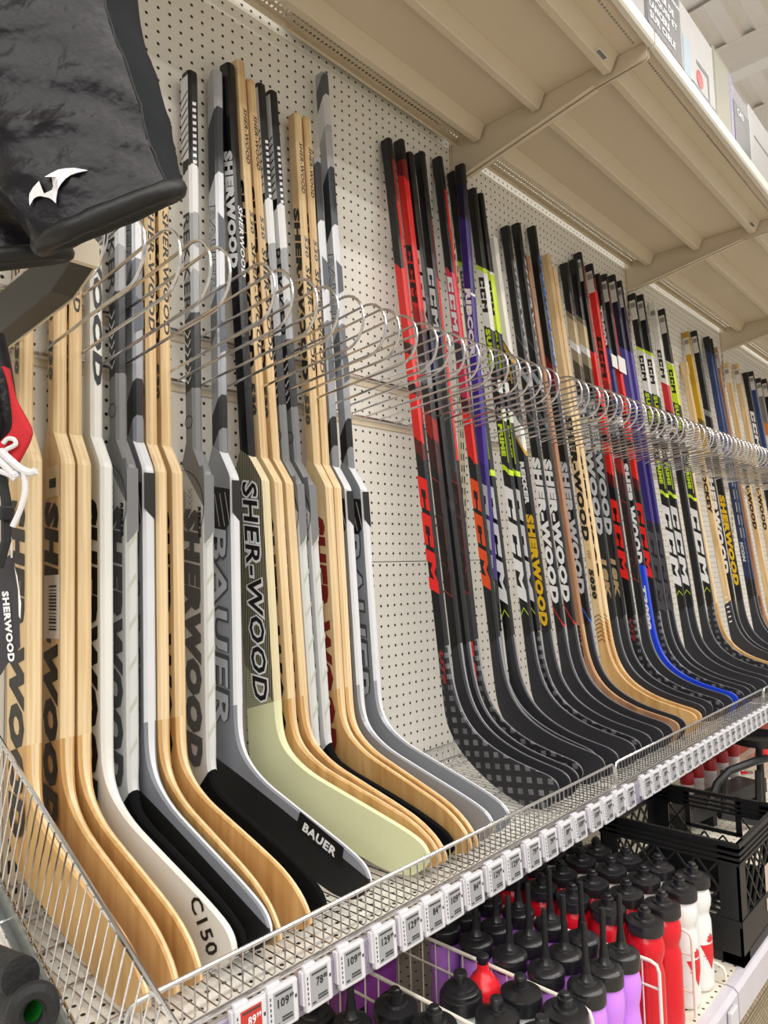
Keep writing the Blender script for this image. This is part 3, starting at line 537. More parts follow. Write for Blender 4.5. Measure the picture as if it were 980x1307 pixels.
for n_, d_, X, oy, oz, le, H in PS:
    ty = oy + H * math.sin(le); tz = oz + H * math.cos(le)
    for it_ in range(3):      # toe just behind the fence, lowest point of the blade on the tray wires
        oy = max(oy, -.4405 + .254 * math.cos(le) + .15 * math.sin(le)); oy = min(oy, ty - .02); le = math.atan2(ty - oy, tz - oz)
        oz = .9690 - min(q[3] * math.cos(le) + q[2] * math.sin(le) for q in PB)
    H = (tz - oz) / math.cos(le)
    sm, bm_, rim = D[d_]
    t = empty('hockey_stick', (X, oy, oz), (-le, 0, R(3)), PLAB[n_], 'hockey stick', 'narrow-bladed hockey sticks on the wall')
    loft([(.015, H - .06, -.015, H - .06, .02), (.015, .16, -.015, .14, .019)], None, (True, False)).build('shaft', [sm, FRONT.get(d_, sm)], t)
    gm = WD if d_ in ('hockeywood',) else (sm if d_ in ('wood5030', 'brown', 'slimwood', 'wood5020', 'rekker', 'white_red', 'wood_far', 'goldtop') else M_cap)
    wd = .003 if d_ == 'hockeywood' else .0002
    loft([(.0152 + wd, H, -.0152 - wd, H, .0204), (.0152 + wd, H - .06, -.0152 - wd, H - .06, .0204)]).build('butt_end', [gm, gm], t)
    link(get_blade('p', bm_, rim), 'blade', t)
    for j_, (body, ink, h0, h1, cap) in enumerate(PT.get(d_, [])):
        if n_ in ('P23', 'P20') and body == 'LITE' and n_ == 'P23': continue
        left_text(t, body, INK[ink], h0, h1, cap, x=-.0101 - .0003 * j_)
    if d_ in ('sher_white_glints',): front_text(t, 'SHERWOOD', INK['silver'], .9, H - .12, .012)
    if d_ == 'sher_blue': front_text(t, 'SHERWOOD', mat('ink_lightblue', '#4f7fd6', .4), 1.0, H - .10, .014)
    if n_ in ('P20', 'P23', 'P25', 'P26', 'P27', 'P28', 'P29', 'P31', 'P33', 'P36', 'P37', 'P38', 'P40', 'P41', 'P21', 'P24', 'P42'):
        b = MB(); b.box((-.0108, -.012, H - .115), (-.0102, .012, H - .03)); 
        for k in range(7): b.box((-.0111, -.0095 + k * .0028, H - .062), (-.0107, -.008 + k * .0028, H - .04), 1)
        b.build('top_label', [M_lbl, M_black], t)
    if d_ == 'hockeywood':
        stripe_mesh([(-.0101, [(-.006, h), (.006, h + .004), (.006, h + .010), (-.006, h + .006)]) for h in [.17 - .022 * k for k in range(6)]], 'dash_marks', INK['white'], t)
    if d_ == 'wood5030' or d_ == 'wood5020':
        stripe_mesh([(-.0098, [(-.012, h), (.004, h + .008), (.013, h - .002), (.013, h + .002), (.004, h + .012), (-.012, h + .004)]) for h in [.17 - .013 * k for k in range(7)]], 'chevron_marks', mat('chevron_brown', '#7a4a22', .5), t)
    if d_ in ('tacks', 'tacks_white', 'tacks_lime'):
        stripe_mesh([(-.0102, [(.010, .64), (.013, .64), (.013, .80), (.010, .80)]), (-.0102, [(-.012, .205), (.0, .225), (.012, .205), (.012, .209), (.0, .229), (-.012, .209)])], 'lime_lines', INK['lime'], t)
    if d_ == 'navy':
        stripe_mesh([(-.0102, [(.004, h), (.008, h), (.008, h + .05), (.004, h + .05)]) for h in [.45 + .065 * k for k in range(6)]], 'dash_marks', INK['silver'], t)
# white paper tag strips joining two sticks near their tops
b = MB(); b.cbox((-.024, -.0006, -.026), (.024, .0006, .026), .0004)
for nm, X, lab in (('a', 2.545, 'blank white paper tag taped round the stick with white 2000 numerals'), ('b', 2.612, 'larger blank white paper tag on the black and red stick beside')):
    r_ = [p for p in PS if p[0] == ('P22' if nm == 'a' else 'P23')][0]; hh = 1.115
    y = r_[3] + hh * math.sin(r_[5]); z = r_[4] + hh * math.cos(r_[5])
    o = b.build('paper_tag', mat('paper_white', '#ecebe8', .6, var=.01)); o.location = (r_[2] - .006, y - .0185, z); o.rotation_euler = (-r_[5], R(4), 0)
    if nm == 'b': o.scale = (1.35, 1, 1.25)
    tag(o, lab, 'paper tag')
# ------------------------------------------------------------------ goalie sticks
SILV = mat('silver_paint', '#a0a3a9', .32, .3, var=.05); SILVR = mat('silver_rim', '#d5d7dc', .3); WHT = mat('white_paint', '#deded9', .38, var=.02)
FOAM = mat('foam_black', '#19191a', .75, var=.15, vscale=90, bump=.15, bscale=900); RIMB = mat('slate_rim', '#5b626e', .35)
M_gr = bands('rekker_shaft', [(-.4, '#bcbdbd'), (.50, '#77787a'), (.65, '#2b2b2e'), (.80, '#9fa1a4'), (.88, '#c9cbcd'), (.93, '#98999c'), (1.0, '#dfe0e1'), (1.09, '#161618')], skew=.6, streak=.02)
M_gp = bands('rekker_paddle', [(-.4, '#c9cbca'), (.47, '#77787a')], skew=-1.2)
M_gs = bands('silver_shaft', [(-.4, '#85888f'), (.55, '#232426'), (.62, '#9b9ea4'), (.76, '#6d7077'), (.84, '#c4c6cb'), (1.08, '#3b3e44'), (1.22, '#a7a9ae'), (1.32, '#d0d2d6'), (1.40, '#55585e'), (1.45, '#9a9ca2')], skew=1.6, rough=.28, metal=.2)
def gold_lines():
    m = bpy.data.materials.new('black_gold_lines'); m.use_nodes = True; n, l = nt(m); b = n['Principled BSDF']; b.inputs['Roughness'].default_value = .4
    tc = n.new('ShaderNodeTexCoord'); sp = n.new('ShaderNodeSeparateXYZ'); l.new(tc.outputs['Object'], sp.inputs[0])
    def math_(op, a, b_=None, c_=None):
        x = n.new('ShaderNodeMath'); x.operation = op
        for i, q in enumerate((a, b_, c_)):
            if q is None: continue
            if isinstance(q, (int, float)): x.inputs[i].default_value = q
            else: l.new(q, x.inputs[i])
        return x.outputs[0]
    f1 = math_('LESS_THAN', math_('FRACT', math_('MULTIPLY', math_('MULTIPLY_ADD', sp.outputs['Z'], .06, sp.outputs['Y']), 210)), .26)
    zz = sp.outputs['Z']; low = math_('LESS_THAN', math_('MULTIPLY_ADD', sp.outputs['Y'], -1.0, zz), .09)       # woven mesh below
    f2 = math_('LESS_THAN', math_('FRACT', math_('MULTIPLY', zz, 330)), .5)
    f3 = math_('MAXIMUM', f1, math_('MULTIPLY', f2, low))
    mx = n.new('ShaderNodeMix'); mx.data_type = 'RGBA'; mx.inputs['A'].default_value = lin('#1e1e1d'); mx.inputs['B'].default_value = lin('#b9b795'); l.new(f3, mx.inputs['Factor']); l.new(mx.outputs['Result'], b.inputs['Base Color'])
    return m
M_gold = gold_lines(); M_cream = mat('cream_weave', '#d9dbb0', .5, var=.05, vscale=300); 
M_rb = bands('rekker_blade', [(-.4, '#131314'), (-.11, '#c9cbca')], skew=1.0, rough=.95); M_rb.node_tree.nodes['Principled BSDF'].inputs['Specular IOR Level'].default_value = .1
def band_blade():
    m = bpy.data.materials.new('black_face_silver_band'); m.use_nodes = True; n, l = nt(m); b = n['Principled BSDF']; b.inputs['Roughness'].default_value = .5
    tc = n.new('ShaderNodeTexCoord'); sp = n.new('ShaderNodeSeparateXYZ'); l.new(tc.outputs['Object'], sp.inputs[0])
    a = n.new('ShaderNodeMath'); a.operation = 'MULTIPLY_ADD'; a.inputs[1].default_value = -.36; l.new(sp.outputs['Y'], a.inputs[0]); l.new(sp.outputs['Z'], a.inputs[2])   # z + .43 s, level along the blade
    c = n.new('ShaderNodeMath'); c.operation = 'LESS_THAN'; c.inputs[1].default_value = -.058; l.new(a.outputs[0], c.inputs[0])
    mx = n.new('ShaderNodeMix'); mx.data_type = 'RGBA'; mx.inputs['A'].default_value = lin('#84878f'); mx.inputs['B'].default_value = lin('#1a1a1b'); l.new(c.outputs[0], mx.inputs['Factor']); l.new(mx.outputs['Result'], b.inputs['Base Color'])
    return m
M_sb = band_blade()
GK = {'wood': (WD, WD, WBL), 'woodred': (WD, WD, WBL), 'white': (WHT, WHT, WHT), 'rekker': (M_gr, M_gp, M_rb), 'silver': (M_gs, SILV, SILV), 'gold': (mat('gloss_black', '#131315', .22), M_gold, M_cream)}
RIMS = {'wood': WDL, 'woodred': WDL, 'white': WHT, 'rekker': WHT, 'silver': SILVR, 'gold': mat('cream_rim', '#d8cba6', .45)}
BRIM = {'wood': WDL, 'woodred': WDL, 'white': WHT, 'rekker': M_rb, 'silver': SILVR, 'gold': M_cream}
KMIN = [(.18,-.203), (.25,-.224), (.28,-.232), (.29,-.232), (.312,-.232), (.325,-.229)]
def front_marks(quads, name, m, parent):
    b = MB()
    for y, q in quads: b.add([(x, y, h) for x, h in q], [tuple(range(len(q)))])
    return b.build(name, m, parent, kind='stuff')
PAD = [(.015,.53,-.015,.55,.021), (.021,.522,-.018,.542,.021), (.044,.485,-.029,.513,.0215), (.048,.476,-.033,.50,.022), (.048,.05,-.033,.03,.022)]
def rim_all(me_b): return me_b
paddles = {}
for gi, (kd, xt, xb, yc, zt, yaw, lab) in enumerate(GS):
    le = math.atan((-.030 - yc) / (zt - 1.33)); ro = math.atan((xt - xb) / (zt - 1.33))
    mn = min(h * math.cos(le) + s * math.sin(le) for s, h in KMIN); oz = .9697 - mn
    oy = yc - (1.33 - oz) * math.tan(le); ox = xb - (1.33 - oz) * math.tan(ro); H = (zt - oz) / math.cos(le)
    sm, pm, bm_ = GK[kd]
    t = empty('goalie_stick', (ox, oy, oz), (-le, ro, R(yaw)), lab, 'goalie stick', 'goalie sticks in the first bay')
    loft([(.015, H, -.015, H, .022), (.0155, H - .015, -.0155, H - .015, .0225), (.015, .53, -.015, .55, .021)], None, (True, False)).build('shaft', [sm, sm], t)
    if kd not in paddles: paddles[kd] = loft(PAD, None, (False, False), True).mesh('paddle', [pm, RIMS[kd] if kd != 'rekker' else pm])
    link(paddles[kd], 'paddle', t)
    link(get_blade('gr' if kd.startswith('wood') else ('gk' if kd == 'rekker' else 'g'), M_sb if gi in (5, 9) else bm_, BRIM[kd]), 'blade', t)
    gl = lambda body, ink, h0, h1, cap, s0=None, x=-.0117, **kw: left_text(t, body, INK[ink], h0, h1, cap, s0, x=x, **kw)
    if kd in ('wood', 'woodred'):
        ink = 'black' if kd == 'wood' else 'maroon'
        gl('SHER-WOOD', ink, -.09, .42, .055, -.020, bold=.075)
        gl('SHER-WOOD', 'black', .72, 1.12, .020, None, x=-.0112); gl('530', 'dgrey', .62, .69, .015, None, x=-.0112)
        front_text(t, 'SHER-WOOD', INK['black'], .74, .98, .012); front_text(t, '530', INK['dgrey'], 1.0, 1.05, .010); front_text(t, 'SHER-WOOD', INK['black'], 1.15, min(H - .01, 1.27), .010)
    if kd == 'white':
        gl('SHERWOOD', 'black', -.09, .43, .056, -.020, bold=.08); front_text(t, 'SHER-WOOD', INK['black'], .62, 1.12, .017, bold=.06)
        lettering('C150', INK['black'], t, (-.0056, -.270, -.155), (0, -.55, -.83), (0, -.83, .55), .075, .028, .1, .02)
    if kd == 'rekker':
        gl('SHERWOOD', 'dgrey', -.055, .42, .056, -.022, bold=.08)
        gl('REKKER', 'black', .80, 1.0, .022, None, x=-.0112, shear=0, bold=.01); gl('REKKER', 'black', .36, .42, .010, .028)
        stripe_mesh([(-.0113, [(-.010, h), (.0, h - .012), (.010, h), (.010, h + .004), (.0, h - .008), (-.010, h + .004)]) for h in [.76 - .018 * k for k in range(6)]], 'chevrons', INK['white'], t)
        stripe_mesh([(-.0122, [(-.004, h), (.003, h - .008), (.010, h), (.010, h + .002), (.003, h - .006), (-.004, h + .002)]) for h in [.455 - .011 * k for k in range(9)]], 'chevron_column', INK['dgrey'], t)
        stripe_mesh([(-.0122, [(-.033, h), (-.010, h - .014), (-.010, h - .012), (-.033, h + .002)]) for h in [.46 - .006 * k for k in range(13)]], 'hatching', INK['grey'], t)
        EL = lambda a: (-.033 + .079 * math.cos(a), .418 + .077 * math.sin(a))
        arc = [EL(R(-90 + 10 * k)) for k in range(0, 19)]
        stripe_mesh([(-.0116, [a, c, (c[0] + (.0022 if k > 4 else .0004), c[1] + (.0005 if k > 4 else -.0022)), (a[0] + (.0022 if k > 4 else .0004), a[1] + (.0005 if k > 4 else -.0022))]) for k, (a, c) in enumerate(zip(arc, arc[1:]))], 'arc_line', INK['black'], t)
        up_ = [EL(R(5 + 10 * k)) for k in range(0, 9)]
        stripe_mesh([(-.01135, [a, (.0478, a[1]), (.0478, c[1]), c]) for a, c in zip(up_, up_[1:])], 'grey_crescent', mat('rekker_grey', '#77787a', .35), t)
        front_marks([(-.0482, [(-.0105, .35), (.0105, .37), (.0105, .478), (-.0105, .478)])], 'grey_edge', mat('rekker_grey', '#77787a', .35), t)
        stripe_mesh([(-.0112, [(.011 * math.cos(R(20*k)), .585 + .011 * math.sin(R(20*k))), (.013 * math.cos(R(20*k)), .585 + .013 * math.sin(R(20*k))), (.013 * math.cos(R(20*k+20)), .585 + .013 * math.sin(R(20*k+20))), (.011 * math.cos(R(20*k+20)), .585 + .011 * math.sin(R(20*k+20)))]) for k in range(18)], 'ring_mark', INK['black'], t)
        front_marks([(-.0484, [(-.007, h), (.008, h + .022), (.008, h + .032), (-.007, h + .010)]) for h in [.0 + .068 * k for k in range(6)]], 'slash_marks', mat('ink_sage', '#b3b7a9', .4), t)
        front_marks([(-.0156, [(-.004, h), (.004, h + .002), (.004, h + .009), (-.004, h + .007)]) for h in [1.10 + .0135 * k for k in range(10)]], 'dash_marks', INK['white'], t)
        stripe_mesh([(-.0114, [(-.0145, 1.11), (.011, 1.11), (.011, H - .01), (-.0145, H - .01)])] + [(-.0116, [(-.0145, h), (.011, h + .014), (.011, h + .018), (-.0145, h + .004)]) for h in []], 'white_panel', INK['white'], t)
        stripe_mesh([(-.0117, [(-.0145, h), (.010, h + .014), (.010, h + .018), (-.0145, h + .004)]) for h in [1.115 + .017 * k for k in range(8)]], 'black_slashes', INK['black'], t)
    if kd == 'silver':
        gl('BAUER', 'dgrey', .0, .39, .052, -.018, x=-.0122, shear=.1, bold=.075); gl('BAUER', 'silver', .005, .385, .046, -.0155, x=-.0127, shear=.1, bold=.02)
        gl('BAUER', 'dgrey', .86, 1.04, .020, None, x=-.0112, shear=.1, bold=.06); gl('BAUER', 'silver', .863, 1.037, .017, None, x=-.0116, shear=.1, bold=.02)
        stripe_mesh([(-.0123, [(-.030, .47), (.043, .455), (.043, .39), (-.005, .35)])], 'black_shoulder', INK['black'], t)
        stripe_mesh([(-.0126, [(-.02 + .016*k, .45), (-.018 + .016*k, .45), (-.004 + .016*k, .385), (-.006 + .016*k, .385)]) for k in range(4)], 'shoulder_lines', INK['silver'], t)
        front_marks([(-.0486, [(-.0105, .472), (.0105, .472), (.0105, .39), (-.0105, .41)])], 'black_edge', INK['black'], t)
        front_marks([(-.0157, [(-.009, a), (.009, a - .012), (.009, b_), (-.009, b_ - .012)]) for a, b_ in ((1.02, .95), (.80, .74))], 'dark_panels', mat('steel_blue', '#4c515c', .35), t)
        if gi == 9:
            o = stripe_mesh([(-.0062, [(.212, -.113), (.312, -.151), (.304, -.182), (.200, -.142)])], 'logo_patch', INK['black'], t); o.pop('kind', None)
            lettering('BAUER', INK['white'], t, (-.0067, -.216, -.1425), (0, -.935, -.355), (0, -.355, .935), .080, .016, .1, .04)
    if kd == 'gold':
        gl('SHER-WOOD', 'white', .045, .485, .046, -.012, x=-.0124, bold=.09); gl('SHER-WOOD', 'black', .049, .481, .039, -.0085, x=-.0129, bold=.02)
        gl('SHERWOOD', 'white', .92, 1.17, .024, None, x=-.0112); front_text(t, 'SHERWOOD', INK['white'], .90, 1.05, .012)
    if gi == 1:
        b = MB(); b.box((-.0122, -.040, .20), (-.0118, .018, .30)); 
        for k in range(14): hh = .213 + k * .0052; b.box((-.0126, -.030, hh), (-.0122, -.002, hh + random.choice((.0015, .003))), 1)
        b.build('barcode_sticker', [M_lbl, M_black], t)
        b = MB(); b.box((-.0122, -.036, .425), (-.0118, .012, .475)); b.box((-.0126, -.026, .44), (-.0122, -.001, .455), 1); b.build('price_sticker', [mat('sticker_tan', '#d9c9a6', .4), M_black], t)
# ------------------------------------------------------------------ leaning divider and sloped shelf of the left bay
SLP = math.atan(.42); 
def sl(y, n=0): return (y + n * math.sin(SLP) * -1, .985 + .42 * (y + .266) + n * math.cos(SLP))
t = empty('sloped_shelf', (-.2, 0, 1.09), label='sloped white wire-covered shelf at the lower left, behind the leaning divider', cat='shelf')
o5 = (.2, 0, -1.09)
b = MB(); p0, p1 = sl(-.005, -.012), sl(-.60, -.012); q0, q1 = sl(-.005, -.03), sl(-.60, -.03); b.prism([p0, p1, q1, q0], -.775, .374, 'x'); off(b, o5).build('shelf_pan', M_pan, t)
b = MB()
for k in range(26):
    x = -.10 + k * .0185; a, c = sl(-.01, .002), sl(-.60, .002); b.tube([(x, a[0], a[1]), (x, c[0], c[1])], .0013, 4)
off(b, o5).build('wires', M_chrome, t, kind='stuff')
for k in range(6):
    a = sl(-.05 - .105 * k, -.001); b = MB(); b.tube([(-.77, *a), (.375, *a)], .0024, 6); off(b, o5).build('cross_wire', M_chrome, t)
t = empty('divider_panel', (.384, -.27, .985), label='leaning chrome wire divider with flat steel base at lower left', cat='divider'); o6 = (-.384, .27, -.985)
M_steel = mat('zinc_steel', '#7d8280', .42, .55)
b = MB(); a, c = sl(-.0, .0), sl(-.62, .0); e, g = sl(-.0, .020), sl(-.62, .020); b.prism([a, c, g, e], .3745, .379, 'x'); b.prism([a, c, sl(-.62, -.002), sl(0, -.002)], .3665, .3745, 'x'); off(b, o6).build('base_strip', M_steel, t)
b = MB(); b.tube([(.384, *sl(-.004 + .0, .186)), (.384, *sl(-.60, .186)), (.384, *sl(-.612, .180)), (.384, *sl(-.617, .168)), (.384, *sl(-.617, .01))], .0034, 8); off(b, o6).build('top_rail', M_chrome, t, smooth=True)
b = MB()
for k in range(33):
    y = -.02 - k * .0182; b.tube([(.3805, *sl(y, .004)), (.3805, *sl(y, .188))], .0013, 5)
off(b, o6).build('wires', M_chrome, t, kind='stuff')
b = MB(); b.tube([(.3865, *sl(-.01, .012)), (.3865, *sl(-.61, .012))], .002, 6); off(b, o6).build('bottom_rail', M_chrome, t)
b = MB(); a = sl(-.235, .006); b.tube([(.345, a[0], a[1]), (.3745, a[0], a[1])], .0042, 8); off(b, o6).build('clamp', M_chrome, t)
# ------------------------------------------------------------------ padded black shorts on a display arm
NYL = mat('black_nylon', '#111015', .36, var=.12, vscale=6, bump=.35, bscale=40, spec=.3); NYL2 = mat('grey_twill', '#1d2023', .75, spec=.15, var=.08, bump=.12, bscale=500); MESH_ = mat('hem_black', '#08080a', .5, var=.1, bump=.3, bscale=30)
t = empty('padded_shorts', at(150, 200, .70), label='black padded hockey shorts with white curved logo, hanging at upper left', cat='shorts')
inv = t.location.copy()
def W(p): return Vector(p) - inv
N = 56
def leg(LR, dl, dr, thick):
    secs = []
    for (l_, r_) in catmull([tuple(a) + tuple(c) for a, c in LR], 4) if False else [(p[:2], p[2:]) for p in catmull([tuple(a) + tuple(c) for a, c in LR], 9)]:
        pl, pr_ = at(*l_, dl), at(*r_, dr); c = (pl + pr_) / 2; ww = (pr_ - pl); a = ww.length / 2; ww.normalize(); dv = (c - CAM).normalized(); dv = (dv - ww * dv.dot(ww)).normalized(); dv = (dv + Vector((0, 0, -.10))).normalized()
        secs.append([c + ww * (a * math.copysign(abs(math.cos(th)) ** .72, math.cos(th))) + dv * (thick * math.copysign(abs(math.sin(th)) ** .8, math.sin(th))) for th in [2 * math.pi * k / N for k in range(N)]])
    return secs
def shell(secs, N, sel, mt, nm, par, smooth=True):
    b = MB(); b.v = [tuple(W(p)) for r_ in secs for p in r_]; T = len(secs)
    for i in range(T - 1):
        for k in range(N):
            if sel(k): b.f.append((i*N+k, i*N+(k+1) % N, (i+1)*N+(k+1) % N, (i+1)*N+k)); b.m.append(0)
    return b.build(nm, mt, par, smooth)
side = lambda k: k <= 6 or k >= 48
sub = leg([((44, 316), (231, 240)), ((-14, 236), (213, 165)), ((-60, 150), (195, 88)), ((-105, 30), (171, 0)), ((-140, -150), (150, -140)), ((-160, -330), (112, -300))], .68, .72, .052)
for i, r_ in enumerate(sub):
    for k in range(N):
        q = r_[k]; r_[k] = q + (q - sum(r_, Vector()) / N).normalized() * (noise.noise(q * 11) * .010 + ((1 - abs(noise.noise(Vector((q.x * 15 + 3, q.y * 15, q.z * 24 + q.x * 14))))) ** 5 - .3) * .0085 * (.25 if side(k) else 1) * min(1, i / 6) if i > 0 else 0)
shell(sub, N, lambda k: not side(k), NYL, 'leg_panel', t); shell(sub, N, side, NYL2, 'side_panel', t)
for k in (48,):
    b = MB(); b.tube([W(r_[k] + (r_[k] - sum(r_, Vector()) / N).normalized() * .0005) for r_ in sub], .0011, 5); b.build('seam', MESH_, t)
# padded hem: fat rolled tube round the leg opening
ring0 = sub[0]; b = MB(); ctr = sum(ring0, Vector()) / N
b.tube([W(p + (p - ctr).normalized() * -.006) for p in ring0], [.0098 + .0016 * noise.noise(p * 55) for p in ring0], 10, closed=True); b.build('hem', MESH_, t, smooth=True)
b = MB(); b.v = [tuple(W(p)) for p in ring0] ; b.f = [tuple(range(N))]; b.m = [0]; b.build('lining', mat('lining_black', '#0b0b0c', .8), t)
LG = [(222,886),(255,866),(290,849),(330,842),(370,840),(440,852),(385,864),(350,878),(330,892),(305,920),(290,945),(283,985),(280,1018),(264,1002),(245,990),(200,981),(185,984),(168,995),(148,1030),(145,1000),(147,970),(165,938),(195,905),(185,945),(188,957),(195,964),(220,969),(250,968),(260,950),(275,915),(281,886),(250,885)]
def surf_d(u, v):     # nearest point of the leg's front along the sight line
    best = None
    for r_ in sub[:26]:
        for k in range(29, 49):
            q = r_[k] - CAM; z = q.dot(FW); uu = 490 + 901.24 * q.dot(RX) / z; vv = 653.5 + 901.24 * q.dot(DN) / z
            e = (uu - u) ** 2 + (vv - v) ** 2
            if best is None or e < best[0]: best = (e, z)
    return best[1]
b = MB(); b.v = [tuple(W(at(x * .255, y * .255, surf_d(x * .255, y * .255) - .0035))) for x, y in LG]; n_ = len(LG)
bm = bmesh.new(); vs_ = [bm.verts.new(v) for v in b.v[:n_]]; fc = bm.faces.new(vs_); bmesh.ops.triangulate(bm, faces=[fc]); bm.verts.index_update()
me = bpy.data.meshes.new('logo'); bm.to_mesh(me); bm.free(); me.materials.append(INK['white']); link(me, 'logo', t)
# second leg, farther left and mostly out of frame
sub2 = leg([((-170, 350), (84, 322)), ((-190, 300), (52, 292)), ((-220, 230), (8, 250)), ((-240, 60), (-60, 120)), ((-260, -200), (-100, -150))], .74, .78, .04)
shell(sub2, N, lambda k: True, NYL, 'far_leg', t)
b = MB(); b.tube([W(p) for p in sub2[0]], .009, 10, closed=True); b.build('hem', MESH_, t, smooth=True)
# display arm
t = empty('faceout_bracket', (.35, 0, 1.85), label='dark steel display arm with beige end cap, under the black shorts', cat='bracket'); o7 = (-.35, 0, -1.85)
b = MB(); b.prism([(-.003, 1.88), (-.003, 1.818), (-.03, 1.817), (-.37, 1.836), (-.425, 1.856), (-.425, 1.884), (-.41, 1.888)], .337, .363, 'x'); off(b, o7).build('beam', mat('arm_dark', '#3a3630', .5), t)
b = MB(); b.prism([(.335, 1.855), (.365, 1.855), (.3665, 1.862), (.3665, 1.882), (.358, 1.890), (.342, 1.890), (.3335, 1.882), (.3335, 1.862)], -.4255, -.434, 'y'); off(b, o7).build('end_cap', M_shelf, t)
b = MB(); b.prism([(-.03, 1.815), (-.37, 1.834), (-.425, 1.854), (-.425, 1.857), (-.37, 1.838), (-.03, 1.819)], .3632, .3655, 'x'); off(b, o7).build('edge_trim', M_shelf, t)
# ------------------------------------------------------------------ lower shelf with bottles
ZL = .582
for i in range(1, 6):
    x0, x1 = BX[i] + .003, BX[i + 1] - .003; xm = (x0 + x1) / 2
    t = empty('lower_shelf', (xm, 0, .55), label='deep cream lower shelf, ' + {1: 'under the purple bottles', 2: 'under the black crate', 3: 'beyond the black crate', 4: 'far along the aisle', 5: 'at the far end'}[i], cat='shelf'); o8 = (-xm, 0, -.55)
    b = MB(); b.box((x0, -.655, .545), (x1, -.003, .580)); off(b, o8).build('shelf_pan', MATS['perforated_pan'] if False else perf_mat('lower_pan_%d' % i, '#ddd6c6', '#2a241d', .0254, .12, 2), t)
    b = MB(); b.prism([(-.6555, .515), (-.676, .508), (-.680, .512), (-.680, .572), (-.672, .580), (-.6555, .5815)], x0, x1, 'x'); off(b, o8).build('price_channel', mat('lower_channel', '#c7c3cb', .25), t)
    for y in (-.18, -.42):
        b = MB(); b.prism([(y - .03, .545), (y - .012, .52), (y + .012, .52), (y + .03, .545)], x0 + .01, x1 - .01, 'x'); off(b, o8).build('rib', M_shelf, t)
    t = empty('base_deck', (xm, 0, .10), label='beige base deck at the foot of the shelving, ' + {1: 'first bay', 2: 'second bay', 3: 'third bay', 4: 'fourth bay', 5: 'fifth bay'}[i], cat='shelf'); o9 = (-xm, 0, -.10)
    b = MB(); b.box((x0, -.70, .13), (x1, -.003, .15)); off(b, o9).build('deck', M_shelf, t); b = MB(); b.box((x0, -.685, 0), (x1, -.68, .13)); off(b, o9).build('kick_plate', M_shelf, t)
b = MB(); b.cbox((-.021, -.010, -.024), (.021, 0, .024), .003); o = b.build('blank_tag', M_tag); o.location = (1.60, -.681, .545); tag(o, 'blank white tag clipped on the lower shelf edge, bottom right', 'price tag')
# woven tan bin under the lower shelf
def weave_mat():
    m = bpy.data.materials.new('tan_weave'); m.use_nodes = True; n, l = nt(m); b = n['Principled BSDF']; b.inputs['Roughness'].default_value = .7
    tc = n.new('ShaderNodeTexCoord'); br = n.new('ShaderNodeTexBrick'); br.inputs['Scale'].default_value = 26; br.inputs['Mortar Size'].default_value = .03
    for k_, c_ in (('Color1', '#a6977c'), ('Color2', '#9a8b71'), ('Mortar', '#5d5342')): br.inputs[k_].default_value = lin(c_)
    mp = n.new('ShaderNodeMapping'); mp.inputs['Rotation'].default_value = (R(90), 0, 0); l.new(tc.outputs['Object'], mp.inputs[0]); l.new(mp.outputs[0], br.inputs['Vector']); l.new(br.outputs['Color'], b.inputs['Base Color'])
    bp = n.new('ShaderNodeBump'); bp.inputs['Distance'].default_value = .006; l.new(br.outputs['Fac'], bp.inputs['Height']); bp.invert = True; l.new(bp.outputs[0], b.inputs['Normal']); return m
M_wv = weave_mat()
for k, (xa, xb) in enumerate(((1.72, 2.20), (2.26, 2.86))):
    t = empty('woven_bin', ((xa + xb) / 2, -.40, .151), label=('tan woven storage bin at the bottom right corner, under the lower shelf', 'second tan woven bin, farther along under the lower shelf')[k], cat='bin')
    h = (xb - xa) / 2; b = MB(); b.cbox((-h, -.22, 0), (h, .30, .24), .012); b.build('body', M_wv, t)
    for j in range(22): b = MB(); y = -.215 + j * .023; b.cbox((-h - .002, y, .240), (h + .002, y + .015, .250), .003); b.build('slat', mat('tan_slat', '#a6987d', .6), t)
# bottles
def pl(c, r=.3): return mat('plastic_' + c.strip('#'), c, r, var=.03)
M_capb = mat('cap_black', '#1c1c1f', .3, spec=.6)
BODY = [(.0, 0), (.030, 0), (.0345, .004), (.036, .012), (.036, .120), (.0352, .134), (.0322, .144), (.0318, .149), (.0340, .156), (.0370, .165), (.0376, .174), (.0370, .183), (.0345, .190), (.031, .195), (.028, .206)]
BODY2 = [(.0, 0), (.028, 0), (.0325, .004), (.034, .012), (.034, .110), (.0315, .125), (.031, .140), (.0345, .152), (.0365, .166), (.0365, .178), (.034, .188), (.031, .195), (.028, .206)]
CAPA = [(.0370, .199), (.0380, .2005), (.0380, .2150), (.0372, .2172), (.0300, .2195), (.0215, .2205), (.0200, .2240), (.0185, .2246), (.0125, .2250), (.0115, .2310), (.0132, .2318), (.0132, .2352), (.0118, .2360), (.0088, .2364), (.0088, .2408), (.0072, .2422), (.002, .2424)]
CAPB = [(.0368, .197), (.0375, .198), (.0375, .2175), (.0364, .2195), (.0290, .2228), (.0200, .2245), (.0192, .2262), (.0140, .2278), (.0105, .2330), (.0085, .2400)]
STRAW = [(.0088, .238), (.0078, .246), (.0058, .256), (.0054, .300), (.0050, .3115), (.0030, .3125)]
CAPC = [(.0370, .196), (.0378, .1975), (.0378, .2140), (.0368, .2160), (.0330, .2170), (.0325, .2220), (.0310, .2232), (.0265, .2240), (.0258, .2275), (.0240, .2284), (.0130, .2292), (.0095, .2305), (.0090, .2380), (.0122, .2392), (.0126, .2442), (.0112, .2470), (.003, .2476)]
